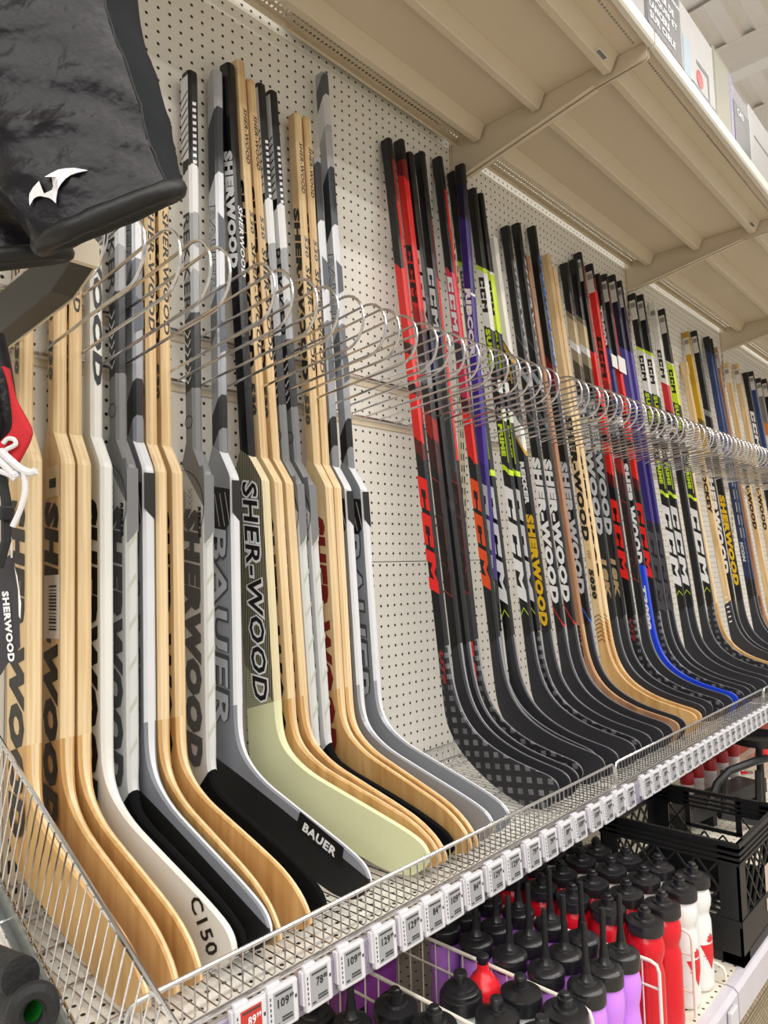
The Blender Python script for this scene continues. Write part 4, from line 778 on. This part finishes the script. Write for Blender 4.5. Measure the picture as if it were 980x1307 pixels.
CAPD = [(.0365, .196), (.0373, .1975), (.0373, .2160), (.0362, .2182), (.0240, .2225), (.0150, .2240), (.0145, .2262), (.0100, .2270), (.0092, .2335), (.0112, .2346), (.0114, .2395), (.0095, .2424), (.003, .2428)]
CAPS = {'A': (CAPA, lambda i, k: (1 + (.018 if k % 2 else -.012)) if 1 <= i <= 2 else 1), 'B': (CAPB, None), 'C': (CAPC, lambda i, k: (1 + (.012 if k % 2 else -.012)) if 1 <= i <= 2 else 1), 'D': (CAPD, None)}
BODY2 = [(r * .93, z) for r, z in BODY2]; CAPB = [(r * .91, z) for r, z in CAPB]; CAPS['B'] = (CAPB, None)
BMESH = {}
def bottle_part(key, prof, m, seg, wob=None):
    if key not in BMESH:
        b = MB(); b.lathe([(r * .91, z * 1.05) for r, z in prof], seg, wob=wob); BMESH[key] = b.mesh(key.split('|')[0], m, True)
    return BMESH[key]
def bottle(x, y, col, cap, label, decal=None, prof=BODY, capcol=None, rz=None, group=None):
    t = empty('water_bottle', (x, y, ZL), (0, 0, random.uniform(0, 6) if rz is None else rz), label, 'bottle', group or 'water bottles on the lower shelf')
    bm_ = pl(col, .2); cm = capcol or M_capb
    link(bottle_part('body|' + col + str(len(prof)), prof, bm_, 32), 'body', t)
    cp, wob = CAPS[cap]; cap_ = link(bottle_part('cap|' + cap + cm.name, cp, cm, 44, wob), 'cap', t)
    if cap == 'B': link(bottle_part('straw|', STRAW, M_black, 12), 'straw', cap_)
    if decal:
        b = MB(); r0 = .0332
        def pt(u, z, rr=r0): a = R(-90) + u / rr; return (rr * math.cos(a), rr * math.sin(a), z)
        tri = []; n_ = 8
        for q in range(n_ + 1):
            f = q / n_; wdt = .026 * f; z = .045 + .052 * f
            tri.append([pt(-wdt + 2 * wdt * k / 6, z) for k in range(7)])
        b.v = [p for r_ in tri for p in r_]
        for q in range(n_):
            for k in range(6): b.f.append((q*7+k, q*7+k+1, (q+1)*7+k+1, (q+1)*7+k)); b.m.append(0)
        d = b.build('red_triangle', pl('#d51f2b', .35), t)
        b = MB(); r0 = .0369
        for u0, u1, z0, z1 in ((-.020, .020, .074, .0755), (-.016, .016, .0685, .0700)):
            b.add([pt(u0 + (u1 - u0) * k / 6, z0, (.0336)) for k in range(7)] + [pt(u0 + (u1 - u0) * k / 6, z1, .0336) for k in range(7)], [(k, k + 1, 8 + k, 7 + k) for k in range(6)])
        leaf = [(0, .121), (.003, .113), (.008, .115), (.007, .108), (.012, .107), (.006, .101), (.001, .101), (-.001, .101), (-.006, .101), (-.012, .107), (-.007, .108), (-.008, .115), (-.003, .113)]
        b.add([pt(u, z, .0336) for u, z in leaf], [tuple(range(13))]); b.build('leaf_and_lettering', pl('#d51f2b', .35), t)
    return t
rx = [1.362, 1.450]; wx = [1.538, 1.615]; ry = [-.612, -.537, -.462, -.388, -.313]
rn = ['front', 'second', 'third', 'fourth', 'back']
for j, y in enumerate(ry):
    for i, x in enumerate(rx): bottle(x + random.uniform(-.003, .003), y, '#d21224', 'A', 'red bottle with black screw cap, %s row, %s column beside the %s bottles' % (rn[j], ('left', 'right')[i], ('purple', 'white')[i]))
    for i, x in enumerate(wx): bottle(x + random.uniform(-.003, .003), y, '#e4e4e3', 'A', 'white bottle with red triangle and black cap, %s row, %s column' % (rn[j], ('left', 'crate-side')[i]), decal=True, rz=R(-12 + 6 * j))
px_ = [1.094, 1.159, 1.225]
for j, y in enumerate([-.628, -.554, -.482, -.410, -.336]):
    for i, x in enumerate(px_): bottle(x + (.012 if i == 2 and j > 1 else 0), y, '#cc86ee', 'B', 'purple bottle with long black straw, %s row, %s column' % (rn[j], ('left', 'middle', 'right')[i]), prof=BODY2)
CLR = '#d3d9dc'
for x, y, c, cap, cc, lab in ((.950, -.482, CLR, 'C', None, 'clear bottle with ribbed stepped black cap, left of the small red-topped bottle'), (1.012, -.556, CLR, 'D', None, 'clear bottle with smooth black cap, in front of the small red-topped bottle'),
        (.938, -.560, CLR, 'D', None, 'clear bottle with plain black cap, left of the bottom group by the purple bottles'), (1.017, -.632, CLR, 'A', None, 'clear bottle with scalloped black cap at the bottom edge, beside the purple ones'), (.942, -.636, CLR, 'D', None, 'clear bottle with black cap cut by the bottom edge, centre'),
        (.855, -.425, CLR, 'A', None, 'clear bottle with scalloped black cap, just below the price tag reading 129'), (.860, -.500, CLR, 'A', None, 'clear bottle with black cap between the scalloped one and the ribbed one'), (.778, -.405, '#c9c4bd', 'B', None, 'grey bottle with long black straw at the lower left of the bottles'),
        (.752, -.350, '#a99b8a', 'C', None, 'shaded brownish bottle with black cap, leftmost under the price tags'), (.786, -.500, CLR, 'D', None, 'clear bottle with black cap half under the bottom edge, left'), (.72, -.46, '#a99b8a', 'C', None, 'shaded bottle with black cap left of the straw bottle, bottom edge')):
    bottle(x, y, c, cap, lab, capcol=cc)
# small red-topped bottle
t = empty('squeeze_bottle', (1.018, -.478, ZL), (0, 0, 0), 'small bottle with bright red domed top and black spout', 'bottle')
b = MB(); b.lathe([(0, 0), (.026, 0), (.029, .006), (.029, .17), (.027, .178)], 32); b.build('body', pl('#e3e3e1'), t, smooth=True)
b = MB(); b.lathe([(.0295, .176), (.0295, .205), (.026, .213), (.020, .220), (.019, .223), (.013, .227), (.010, .235), (.010, .242)], 32); b.build('cap', pl('#e3202c'), t, smooth=True)
b = MB(); b.lathe([(.0075, .240), (.0075, .246), (.0108, .248), (.011, .255), (.008, .2575), (.003, .258)], 20); b.build('spout', M_black, t, smooth=True)
# purple boxed bottles at the back behind the wire baskets
for k, (x, lab) in enumerate(((.938, 'dark purple carton standing in the shade behind the clear bottles, left one'), (1.005, 'dark purple carton standing in the shade behind the clear bottles, right one'))):
    t = empty('carton', (x, -.20, ZL), (0, 0, 0), lab, 'carton'); b = MB(); b.cbox((-.034, -.06, 0), (.034, .06, .21), .002); b.build('body', pl('#8b3f94', .4), t); b = MB(); b.box((-.02, -.0606, .05), (.02, -.0602, .12)); b.build('panel', M_black, t)
# white wire dividers between the groups
def wire_div(x, y0, y1, ztop, label, low=False):
    t = empty('basket_divider', (x, (y0 + y1) / 2, ZL), label=label, cat='divider'); oo = (-x, -(y0 + y1) / 2, -ZL)
    z0 = ZL + .004; b = MB()
    b.tube([(x, y0, z0), (x, y0, ztop - .015), (x, y0 - .004, ztop - .004), (x, y0 - .015, ztop), (x, y1 + .015, ztop), (x, y1 + .004, ztop - .004), (x, y1, ztop - .015), (x, y1, z0)], .0033, 8); off(b, oo).build('frame', M_wwire, t, smooth=True)
    for z in ([ztop - .045, z0 + .045] if not low else []):
        b = MB(); b.tube([(x, y0, z), (x, y1, z)], .0022, 6); off(b, oo).build('rail', M_wwire, t)
    if not low:
        b = MB(); n_ = int((y0 - y1) / .031)
        for k in range(1, n_): y = y0 + (y1 - y0) * k / n_; b.tube([(x + .001, y, z0), (x + .001, y, ztop)], .0016, 5)
        off(b, oo).build('wires', M_wwire, t, kind='stuff')
wire_div(1.057, -.06, -.655, .80, 'cream wire divider left of the purple bottles'); wire_div(.8985, -.06, -.60, .806, 'cream wire divider among the clear bottles at lower centre')
wire_div(1.300, -.06, -.662, .772, 'cream wire divider with rounded corner between purple and red bottles'); wire_div(1.494, -.06, -.650, .748, 'cream wire divider between red and white bottles'); wire_div(1.668, -.10, -.652, .612, 'low cream wire hoop beside the black crate', True)
# ------------------------------------------------------------------ black crate
M_cr = mat('crate_black', '#131315', .42, var=.08)
def crate(x0, x1, y0, y1, z0, z1, name, label, handle_side):
    cx, cy = (x0 + x1) / 2, (y0 + y1) / 2; t = empty(name, (cx, cy, z0), label=label, cat='crate')
    H = z1 - z0; hx, hy = (x1 - x0) / 2, (y1 - y0) / 2
    def wall_(fn, L, nm, handle):
        b = MB()
        def slab(u0, u1, a, c, t0=0., t1=.005): 
            pts_ = [fn(u, z, d) for d in (t0, t1) for (u, z) in ((u0, a), (u1, a), (u1, c), (u0, c))]
            b.add(pts_, [(0, 1, 2, 3), (7, 6, 5, 4), (0, 4, 5, 1), (1, 5, 6, 2), (2, 6, 7, 3), (3, 7, 4, 0)])
        def barr(p, q, r=.003): b.tube([fn(*p, .0025), fn(*q, .0025)], r, 4)
        slab(-L, L, H - .010, H, -.004, .006); 
        for z in (H - .022, H - .034, H - .046): slab(-L, L, z - .003, z + .003, -.0035, .006)
        slab(-L, L, H - .05, H - .008) if not handle else [slab(-L, -.065, H - .05, H - .008), slab(.065, L, H - .05, H - .008)]
        slab(-L, -L + .045, 0, H); slab(L - .045, L, 0, H); slab(-L, L, 0, .022); slab(-L, L, .085, .098, -.002, .006); slab(-L + .04, L - .04, .02, .086, .001, .004)
        if handle: slab(-.075, -.06, H - .10, H); slab(.06, .075, H - .10, H); slab(-.075, .075, H - .105, H - .095)
        n_ = 5; a0, a1 = -L + .045, L - .045; st_ = (a1 - a0) / n_
        zt_ = H - .05; zb = .098; zm_ = (zt_ + zb) / 2
        for k in range(n_):
            u = a0 + st_ * k
            for za, zc in ((zb, zm_), (zm_, zt_)):
                if handle and zc == zt_ and abs(u + st_ / 2) < .07: continue
                barr((u, za), (u + st_, zc)); barr((u, zc), (u + st_, za))
        return b.build(nm, M_cr, t)
    wall_(lambda u, z, d: (-hx + d, u, z), hy, 'side_wall', False); wall_(lambda u, z, d: (hx - d, u, z), hy, 'side_wall', True)
    wall_(lambda u, z, d: (u, -hy + d, z), hx, 'side_wall', False); wall_(lambda u, z, d: (u, hy - d, z), hx, 'side_wall', False)
    b = MB(); 
    for k in range(9): b.box((-hx + .004, -hy + .01 + k * (2*hy - .02) / 9, .002), (hx - .004, -hy + .018 + k * (2*hy - .02) / 9, .010))
    for k in range(9): b.box((-hx + .01 + k * (2*hx - .02) / 9, -hy + .004, .002), (-hx + .018 + k * (2*hx - .02) / 9, hy - .004, .008))
    b.build('base_grid', M_cr, t); return t
t = crate(1.745, 2.085, -.668, -.335, ZL, .850, 'milk_crate', 'black plastic lattice crate standing at the right end of the bottles', 1)
b = MB(); b.box((.02, -.1672, .055), (.17, -.1668, .16)); b.build('label_panel', mat('worn_label', '#b9a79b', .5, var=.15), t)
b = MB(); b.prism([(.06, .085), (.12, .07), (.11, .14)], -.1677, -.1673, 'y'); b.build('red_mark', pl('#b0574d', .5), t)
# things beyond the crate
for k in range(5):
    p = at((935, 921, 906, 890, 877)[k], (968, 976, 986, 995, 1004)[k], 2.72 - .03 * k)
    t = empty('small_bottle', (p.x, p.y, p.z - .07), label='small pale bottle with dark red lid beyond the crate, %s from the right' % ORD[k], cat='bottle')
    b = MB(); b.lathe([(0, 0), (.021, 0), (.0235, .004), (.0235, .048), (.0215, .056), (.0235, .064), (.0235, .080), (.021, .086)], 24); b.build('body', pl('#cfc3bf', .35), t, smooth=True)
    b = MB(); b.lathe([(.0242, .082), (.0242, .118), (.022, .122), (.008, .124)], 24); b.build('lid', pl('#a51d26', .4), t, smooth=True)
pa, pb = at(868, 1034, 2.40), at(948, 1000, 2.62)
t = empty('bottle_tray', (pa + pb) / 2 - Vector((0, 0, .0)), label='black bottle tray with upright slats beyond the crate', cat='tray'); dv = (pb - pa).normalized(); nv = Vector((0, 0, 1)).cross(dv).normalized(); c0 = (pa + pb) / 2
b = MB(); L = (pb - pa).length / 2 + .06
def trayp(s_, n__, z): return dv * s_ + nv * n__ + Vector((0, 0, z))
def tbox(b, s0, s1, n0, n1, z0, z1): b.add([trayp(s, n__, z) for z in (z0, z1) for s, n__ in ((s0, n0), (s1, n0), (s1, n1), (s0, n1))], [(0,3,2,1),(4,5,6,7),(0,1,5,4),(1,2,6,5),(2,3,7,6),(3,0,4,7)])
tbox(b, -L, L, -.05, .05, -.008, .004); tbox(b, -L, L, -.056, -.05, -.030, .02); b.build('tray', M_black, t)
for k in range(4): b = MB(); s_ = -L + .02 + k * (2*L - .06) / 3; tbox(b, s_, s_ + .022, -.05, .05, ZL + .002 - c0.z, -.008); b.build('slat', M_black, t)
# black carrier with handle, red and steel bottles beyond
p = at(935, 1040, 2.35); 
t = empty('carrier', (p.x, p.y, ZL), label='black carrier with raised angled handle at the right edge', cat='carrier')
def rel(u, v, d): q = at(u, v, d); return (q.x - t.location.x, q.y - t.location.y, q.z - t.location.z)
b = MB(); b.tube([rel(903, 1032, 2.3), rel(915, 1000, 2.32), rel(930, 984, 2.34), rel(962, 972, 2.4), rel(978, 968, 2.45)], .013, 8); b.build('handle', M_black, t, smooth=True)
for u in (924, 968): b = MB(); b.tube([rel(u, 984, 2.38), rel(u + 1, 1036, 2.38)], .012, 6); b.build('post', M_black, t)
q0 = rel(918, 1040, 2.36); q1 = rel(978, 1052, 2.40); b = MB(); b.tube([q0, q1], .014, 6); b.build('crossbar', M_black, t)
for k, (u, v, d, lab) in enumerate(((951, 1010, 3.0, 'red and steel bottle behind the black carrier handle'), (975, 975, 3.2, 'bright red bottle at the right edge above the carrier'), (925, 1000, 3.15, 'red bottle half hidden behind the carrier handle'))):
    q = at(u, v, d); t2 = empty('sports_bottle', (q.x, q.y, ZL), label=lab, cat='bottle'); hh = q.z - ZL + .05
    b = MB(); b.lathe([(0, 0), (.033, 0), (.036, .005), (.036, hh - .06), (.033, hh - .05)], 28); b.build('body', mat('brushed_steel', '#c9c9c9', .3, .6), t2, smooth=True)
    b = MB(); b.lathe([(.0362, hh - .065), (.037, hh - .02), (.034, hh), (.018, hh + .015), (.016, hh + .03), (.004, hh + .032)], 28); b.build('cap', pl('#d8202c'), t2, smooth=True)
q = at(955, 945, 3.38); t2 = empty('carton', (q.x, q.y + .05, ZL), label='large dark red carton deep under the shelf at the right edge', cat='carton'); b = MB(); b.cbox((-.30, -.05, 0), (.45, .05, .34), .003); b.build('body', pl('#a3352a', .5), t2); b = MB(); b.box((-.02, -.0512, .338), (.02, .0512, .3415)); b.build('tape', pl('#b58a5a', .4), t2)
q = at(968, 945, 2.5); t2 = empty('black_ring_tray', (q.x, q.y, ZL), label='round black tray rim at the right edge, above the red bottles', cat='tray'); b = MB(); b.lathe([(.02, q.z - ZL), (.085, q.z - ZL), (.10, q.z - ZL + .02), (.105, q.z - ZL + .02), (.09, q.z - ZL - .008), (.02, q.z - ZL - .008)], 32); b.build('tray', M_black, t2, smooth=True); b = MB(); b.lathe([(.03, 0), (.03, .004), (.012, .012), (.012, q.z - ZL - .006)], 16); b.build('stand', M_black, t2, smooth=True)
# ------------------------------------------------------------------ boxes on the top shelf
def ubox(x0, x1, yb, h, col, label, name='carton', yf=-.596):
    z0 = 2.7595; t = empty(name, ((x0 + x1) / 2, (yf + yb) / 2, z0), label=label, cat='carton'); hx = (x1 - x0) / 2; hy = (yb - yf) / 2
    b = MB(); b.cbox((-hx, -hy, 0), (hx, hy, h), .003); b.build('body', mat('box_' + col.strip('#'), col, .22, var=.03), t); return t, hx, hy
def flat(t, nm, x0, x1, z0, z1, y, m): b = MB(); b.box((x0, y - .0006, z0), (x1, y, z1)); return b.build(nm, m, t)
def fl_text(t, body, m, x, z, L, h, y): lettering(body, m, t, (x, y - .0012, z), (1, 0, 0), (0, 0, 1), L, h, 0, .03)
CG = {k: mat('carton_' + k, c, .25) for k, c in dict(grey='#67686c', dark='#352f32', white='#b4b3b3', olive='#8d8c78', red='#c03038', green='#7f9a7a', sky='#9db4c4', violet='#8f86b0').items()}
t, hx, hy = ubox(.985, 1.655, -.04, .27, '#a9a8a8', 'glossy white carton with coloured photo panels, first on the top shelf by the bracket')
for k in range(6): flat(t, 'photo_panel', -hx + .03 + k * .095, -hx + .105 + k * .095, .05 + .03 * (k % 2), .22, -hy, CG[('green', 'sky', 'violet', 'olive', 'sky', 'dark')[k]])
flat(t, 'dark_band', -hx, hx, .003, .04, -hy, CG['dark'])
t, hx, hy = ubox(1.672, 2.165, -.30, .262, '#a4a4a6', 'grey and white carton printed with French shooting-target words, on the top shelf')
flat(t, 'grey_panel', -hx, -.02, .035, .262, -hy, CG['grey']); flat(t, 'dark_band', -hx, hx, .003, .066, -hy - .0007, CG['dark']); flat(t, 'white_panel', -.015, hx, .035, .262, -hy, CG['white'])
for k, w_ in enumerate(('SUR CIBLE', 'LANCERS', 'DISQUES ET', 'LANCER DE', 'SOLAIRE')): fl_text(t, w_, INK['white'], -hx + .012, .085 + k * .030, .022 * len(w_) * .85, .020, -hy - .0006)
fl_text(t, 'JET TARGET', INK['white'], -.12, .215, .10, .014, -hy - .0006)
o = flat(t, 'logo_frame', .06, .20, .055, .068, -hy - .001, CG['grey']); flat(t, 'logo_frame', .187, .20, .068, .15, -hy - .001, CG['grey']); flat(t, 'logo_frame', .10, .187, .138, .15, -hy - .001, CG['grey']); b = MB(); b.lathe([(.0, 0), (.026, 0), (.026, .0006), (0, .0006)], 24); q = b.build('red_dot', CG['red'], t); q.location = (.12, -hy - .0012, .10); q.rotation_euler = (R(90), 0, 0)
flat(t, 'diagram', -.005, .045, .06, .17, -hy - .001, CG['sky'])
t, hx, hy = ubox(2.172, 2.35, -.30, .285, '#7d7d6d', 'slim olive carton with a photo front, right of the grey target carton'); flat(t, 'photo_panel', -hx + .01, hx - .03, .02, .27, -hy, CG['olive']); flat(t, 'photo_panel', hx - .028, hx, .02, .27, -hy, CG['violet'])
t, hx, hy = ubox(2.358, 2.52, -.30, .25, '#97979c', 'narrow grey carton with white top edge on the top shelf'); flat(t, 'grey_panel', -hx, hx, .0, .20, -hy, CG['grey']); fl_text(t, 'CAD', INK['white'], -.05, .165, .07, .022, -hy - .0006)
t, hx, hy = ubox(2.53, 3.02, -.30, .27, '#b5b5b5', 'large white carton with outlined panels, third bay of the top shelf'); flat(t, 'dark_band', -hx, hx, .003, .03, -hy, CG['grey']); flat(t, 'outline', -.2, .02, .17, .176, -hy - .0003, CG['grey']); flat(t, 'outline', .02, .026, .05, .176, -hy - .0003, CG['grey']); flat(t, 'outline', .10, .2, .08, .086, -hy - .0003, CG['dark'])
for k, (xa, xb, c, lab) in enumerate(((3.04, 3.5, '#d3d0cc', 'white carton far along the top shelf, left one'), (3.52, 4.05, '#b8b4b0', 'pale grey carton far along the top shelf, right one'))):
    t, hx, hy = ubox(xa, xb, -.30, .26, c, lab); flat(t, 'grey_panel', -hx + .03, hx - .12, .04, .2, -hy, CG['grey'])
for k, (xa, xb, c) in enumerate(((.0, .48, '#cfcbc5'), (-.6, -.02, '#b9b5ae'))):
    t, hx, hy = ubox(xa, xb, -.22, .25, c, ('plain pale carton above the shorts, out of the frame to the left', 'plain grey carton at the far left end of the top shelf')[k], yf=-.55); flat(t, 'grey_panel', -hx + .03, hx - .1, .04, .2, -hy, CG['grey'])
# ------------------------------------------------------------------ red padded girdle with laces, hang tag, cuff at the left edge
t = empty('padded_girdle', at(-10, 540, .80), label='black and red padded girdle with white laces, cut by the left edge', cat='girdle'); inv = t.location.copy()
REDF = mat('red_mesh_cloth', '#c8202b', .7, var=.1, bump=.3, bscale=600); LACE = mat('white_lace', '#e4e3e6', .7, bump=.3, bscale=700)
b1 = leg([((-150, 440), (2, 425)), ((-150, 490), (11, 470)), ((-150, 540), (20, 540)), ((-140, 570), (14, 568)), ((-120, 600), (2, 596))], .80, .80, .035)
shell(b1, N, lambda k: True, NYL, 'body', t)
b1 = leg([((4, 468), (11, 470)), ((12, 500), (22, 510)), ((16, 545), (40, 546)), ((0, 565), (40, 560)), ((2, 578), (33, 575)), ((16, 590), (24, 590))], .775, .775, .006)
shell(b1, N, lambda k: True, REDF, 'red_flap', t)
b = MB(); b.v = [tuple(W(p)) for p in b1[0]] + [tuple(W(p)) for p in b1[-1]]; b.f = [tuple(range(N)), tuple(range(N, 2*N))]; b.m = [0, 0]; b.build('flap_edge', REDF, t)
for pl_, r_, nm in (([(0, 575), (14, 588), (26, 598), (38, 603), (46, 601)], .0042, 'lace'), ([(-6, 582), (8, 596), (18, 606), (24, 604)], .0042, 'lace'), ([(4, 566), (10, 560), (18, 561), (20, 567), (14, 571), (8, 574), (7, 580)], .0025, 'lace'), ([(30, 598), (32, 625), (26, 650), (16, 672)], .0032, 'cord'), ([(-4, 600), (12, 606), (20, 612)], .003, 'lace')):
    b = MB(); b.tube([W(at(u, v, .765)) for u, v in catmull(pl_, 4)], r_, 8); b.build(nm, LACE, t, smooth=True)
b = MB(); b.tube([W(at(u, v, .78)) for u, v in ((2, 606), (8, 640), (8, 690), (-2, 724))], .0052, 6); b.build('strap', M_bmat, t); q = W(at(8, 655, .775)); b = MB(); b.cbox(q - Vector((.007, .004, .008)), q + Vector((.007, .004, .008)), .002); b.build('buckle', M_black, t)
t = empty('hang_tag', at(8, 780, .80), label='dark grey hang tag with white lettering at the left edge', cat='hang tag'); inv = t.location.copy()
pg = [(16, 706), (22, 735), (25, 790), (26, 826), (8, 850), (1, 862), (-30, 850), (-36, 760), (-8, 722)]; b = MB(); b.v = [tuple(W(at(u, v, .80))) for u, v in pg] + [tuple(W(at(u, v, .803))) for u, v in pg]; n_ = len(pg); b.f = [tuple(range(n_)), tuple(range(n_, 2*n_))[::-1]] + [(i, (i+1) % n_, n_ + (i+1) % n_, n_ + i) for i in range(n_)]; b.m = [0] * len(b.f); b.build('card', mat('tag_charcoal', '#38363a', .5), t)
b = MB(); pg = [(18, 722), (23, 752), (24, 786), (26, 790), (27, 770), (22, 735)]; b.v = [tuple(W(at(u, v, .7985))) for u, v in pg]; b.f = [tuple(range(6))]; b.m = [0]; b.build('white_edge', INK['white'], t)
o = lettering('SHERWOOD', INK['white'], t, W(at(2, 755, .7985)), at(10, 845, .7985) - at(2, 755, .7985), at(12, 754, .7985) - at(2, 755, .7985), .080, .0078, .0, .05)
b = MB(); b.tube([W(at(u, v, .80)) for u, v in ((15, 712), (14, 690), (9, 650))], .0012, 5); b.build('string', LACE, t)
# black padded cuff with green lining resting on the sloped shelf
t = empty('elbow_pad', at(20, 1290, .78), label='black padded cuff with bright green lining at the bottom left corner', cat='pad'); inv = t.location.copy()
b1 = []
for f in range(8):
    c = at(42 - 17 * f, 1291 - 5 * f, .69 + .018 * f); a_, b_ = .023 + .0027 * f, .0205 + .002 * f
    b1.append([c + RX * (a_ * .62 * math.cos(th)) - DN * (b_ * math.sin(th)) + (FW * .35 * a_ * math.cos(th)) for th in [2 * math.pi * k / N for k in range(N)]])
shell(b1, N, lambda k: True, mat('black_padding', '#1a1a1c', .7, var=.15, bump=.3, bscale=120), 'shell', t)
b = MB(); b.tube([W(p) for p in b1[0]], .0085, 8, closed=True); b.build('rolled_edge', mat('black_padding', '#1a1a1c', .7), t, smooth=True)
c = sum(b1[0], Vector()) / N; inn = [[c + (p - c) * .80 + (b1[1][k] - p) * .15 for k, p in enumerate(b1[0])], [c + (p - c) * .6 + (b1[3][k] - b1[0][k]) * .8 for k, p in enumerate(b1[0])]]
b = MB(); b.v = [tuple(W(p)) for r_ in inn for p in r_]; b.f = [(k, (k+1) % N, N + (k+1) % N, N + k) for k in range(N)] + [tuple(range(N, 2*N))]; b.m = [0] * len(b.f); b.build('lining', mat('green_lining', '#1f9a2f', .75, bump=.2, bscale=300), t, smooth=True)
b2 = [[p + (-DN * .023 - RX * .020 + FW * .016) for p in r_] for r_ in b1]; b2 = [[sum(r_, Vector()) / N + (p - sum(r_, Vector()) / N) * Vector((1, 1, 1)).x * 1.05 for p in r_] for r_ in b2]
o = shell(b2, N, lambda k: True, mat('black_padding', '#1a1a1c', .7), 'strap_pad', t)
b = MB(); b.v = [tuple(W(p)) for p in b2[0]]; b.f = [tuple(range(N))]; b.m = [0]; b.build('pad_end', mat('black_padding', '#1a1a1c', .7), t)

# ------------------------------------------------------------------ printed marks become sub-parts of the shaft, paddle, blade or screen that carries them
MARK = ('lettering', 'chevron', 'hatching', 'arc_line', 'ring_mark', 'slash_marks', 'dash_marks', 'white_panel', 'black_slashes', 'black_shoulder', 'shoulder_lines', 'black_edge', 'dark_panels', 'logo_patch', 'lime_lines', 'grey_crescent', 'grey_edge', 'barcode_sticker', 'price_sticker', 'top_label')
for t in [o for o in COL.objects if o.type == 'EMPTY' and o.name.startswith(('goalie_stick', 'hockey_stick', 'price_tag'))]:
    kids = list(t.children); part = {c.name.split('.')[0]: c for c in kids}
    for c in kids:
        if not c.name.startswith(MARK): continue
        zs = [(c.matrix_local @ v.co).z for v in c.data.vertices]; z = sum(zs) / len(zs)
        if 'screen' in part: host = part['screen']
        elif c.name.startswith('logo_patch') or z < -.11: host = part['blade']
        elif 'paddle' in part and z < .5: host = part['paddle']
        else: host = part['shaft']
        m = c.matrix_local.copy(); c.parent = host; c.matrix_local = m
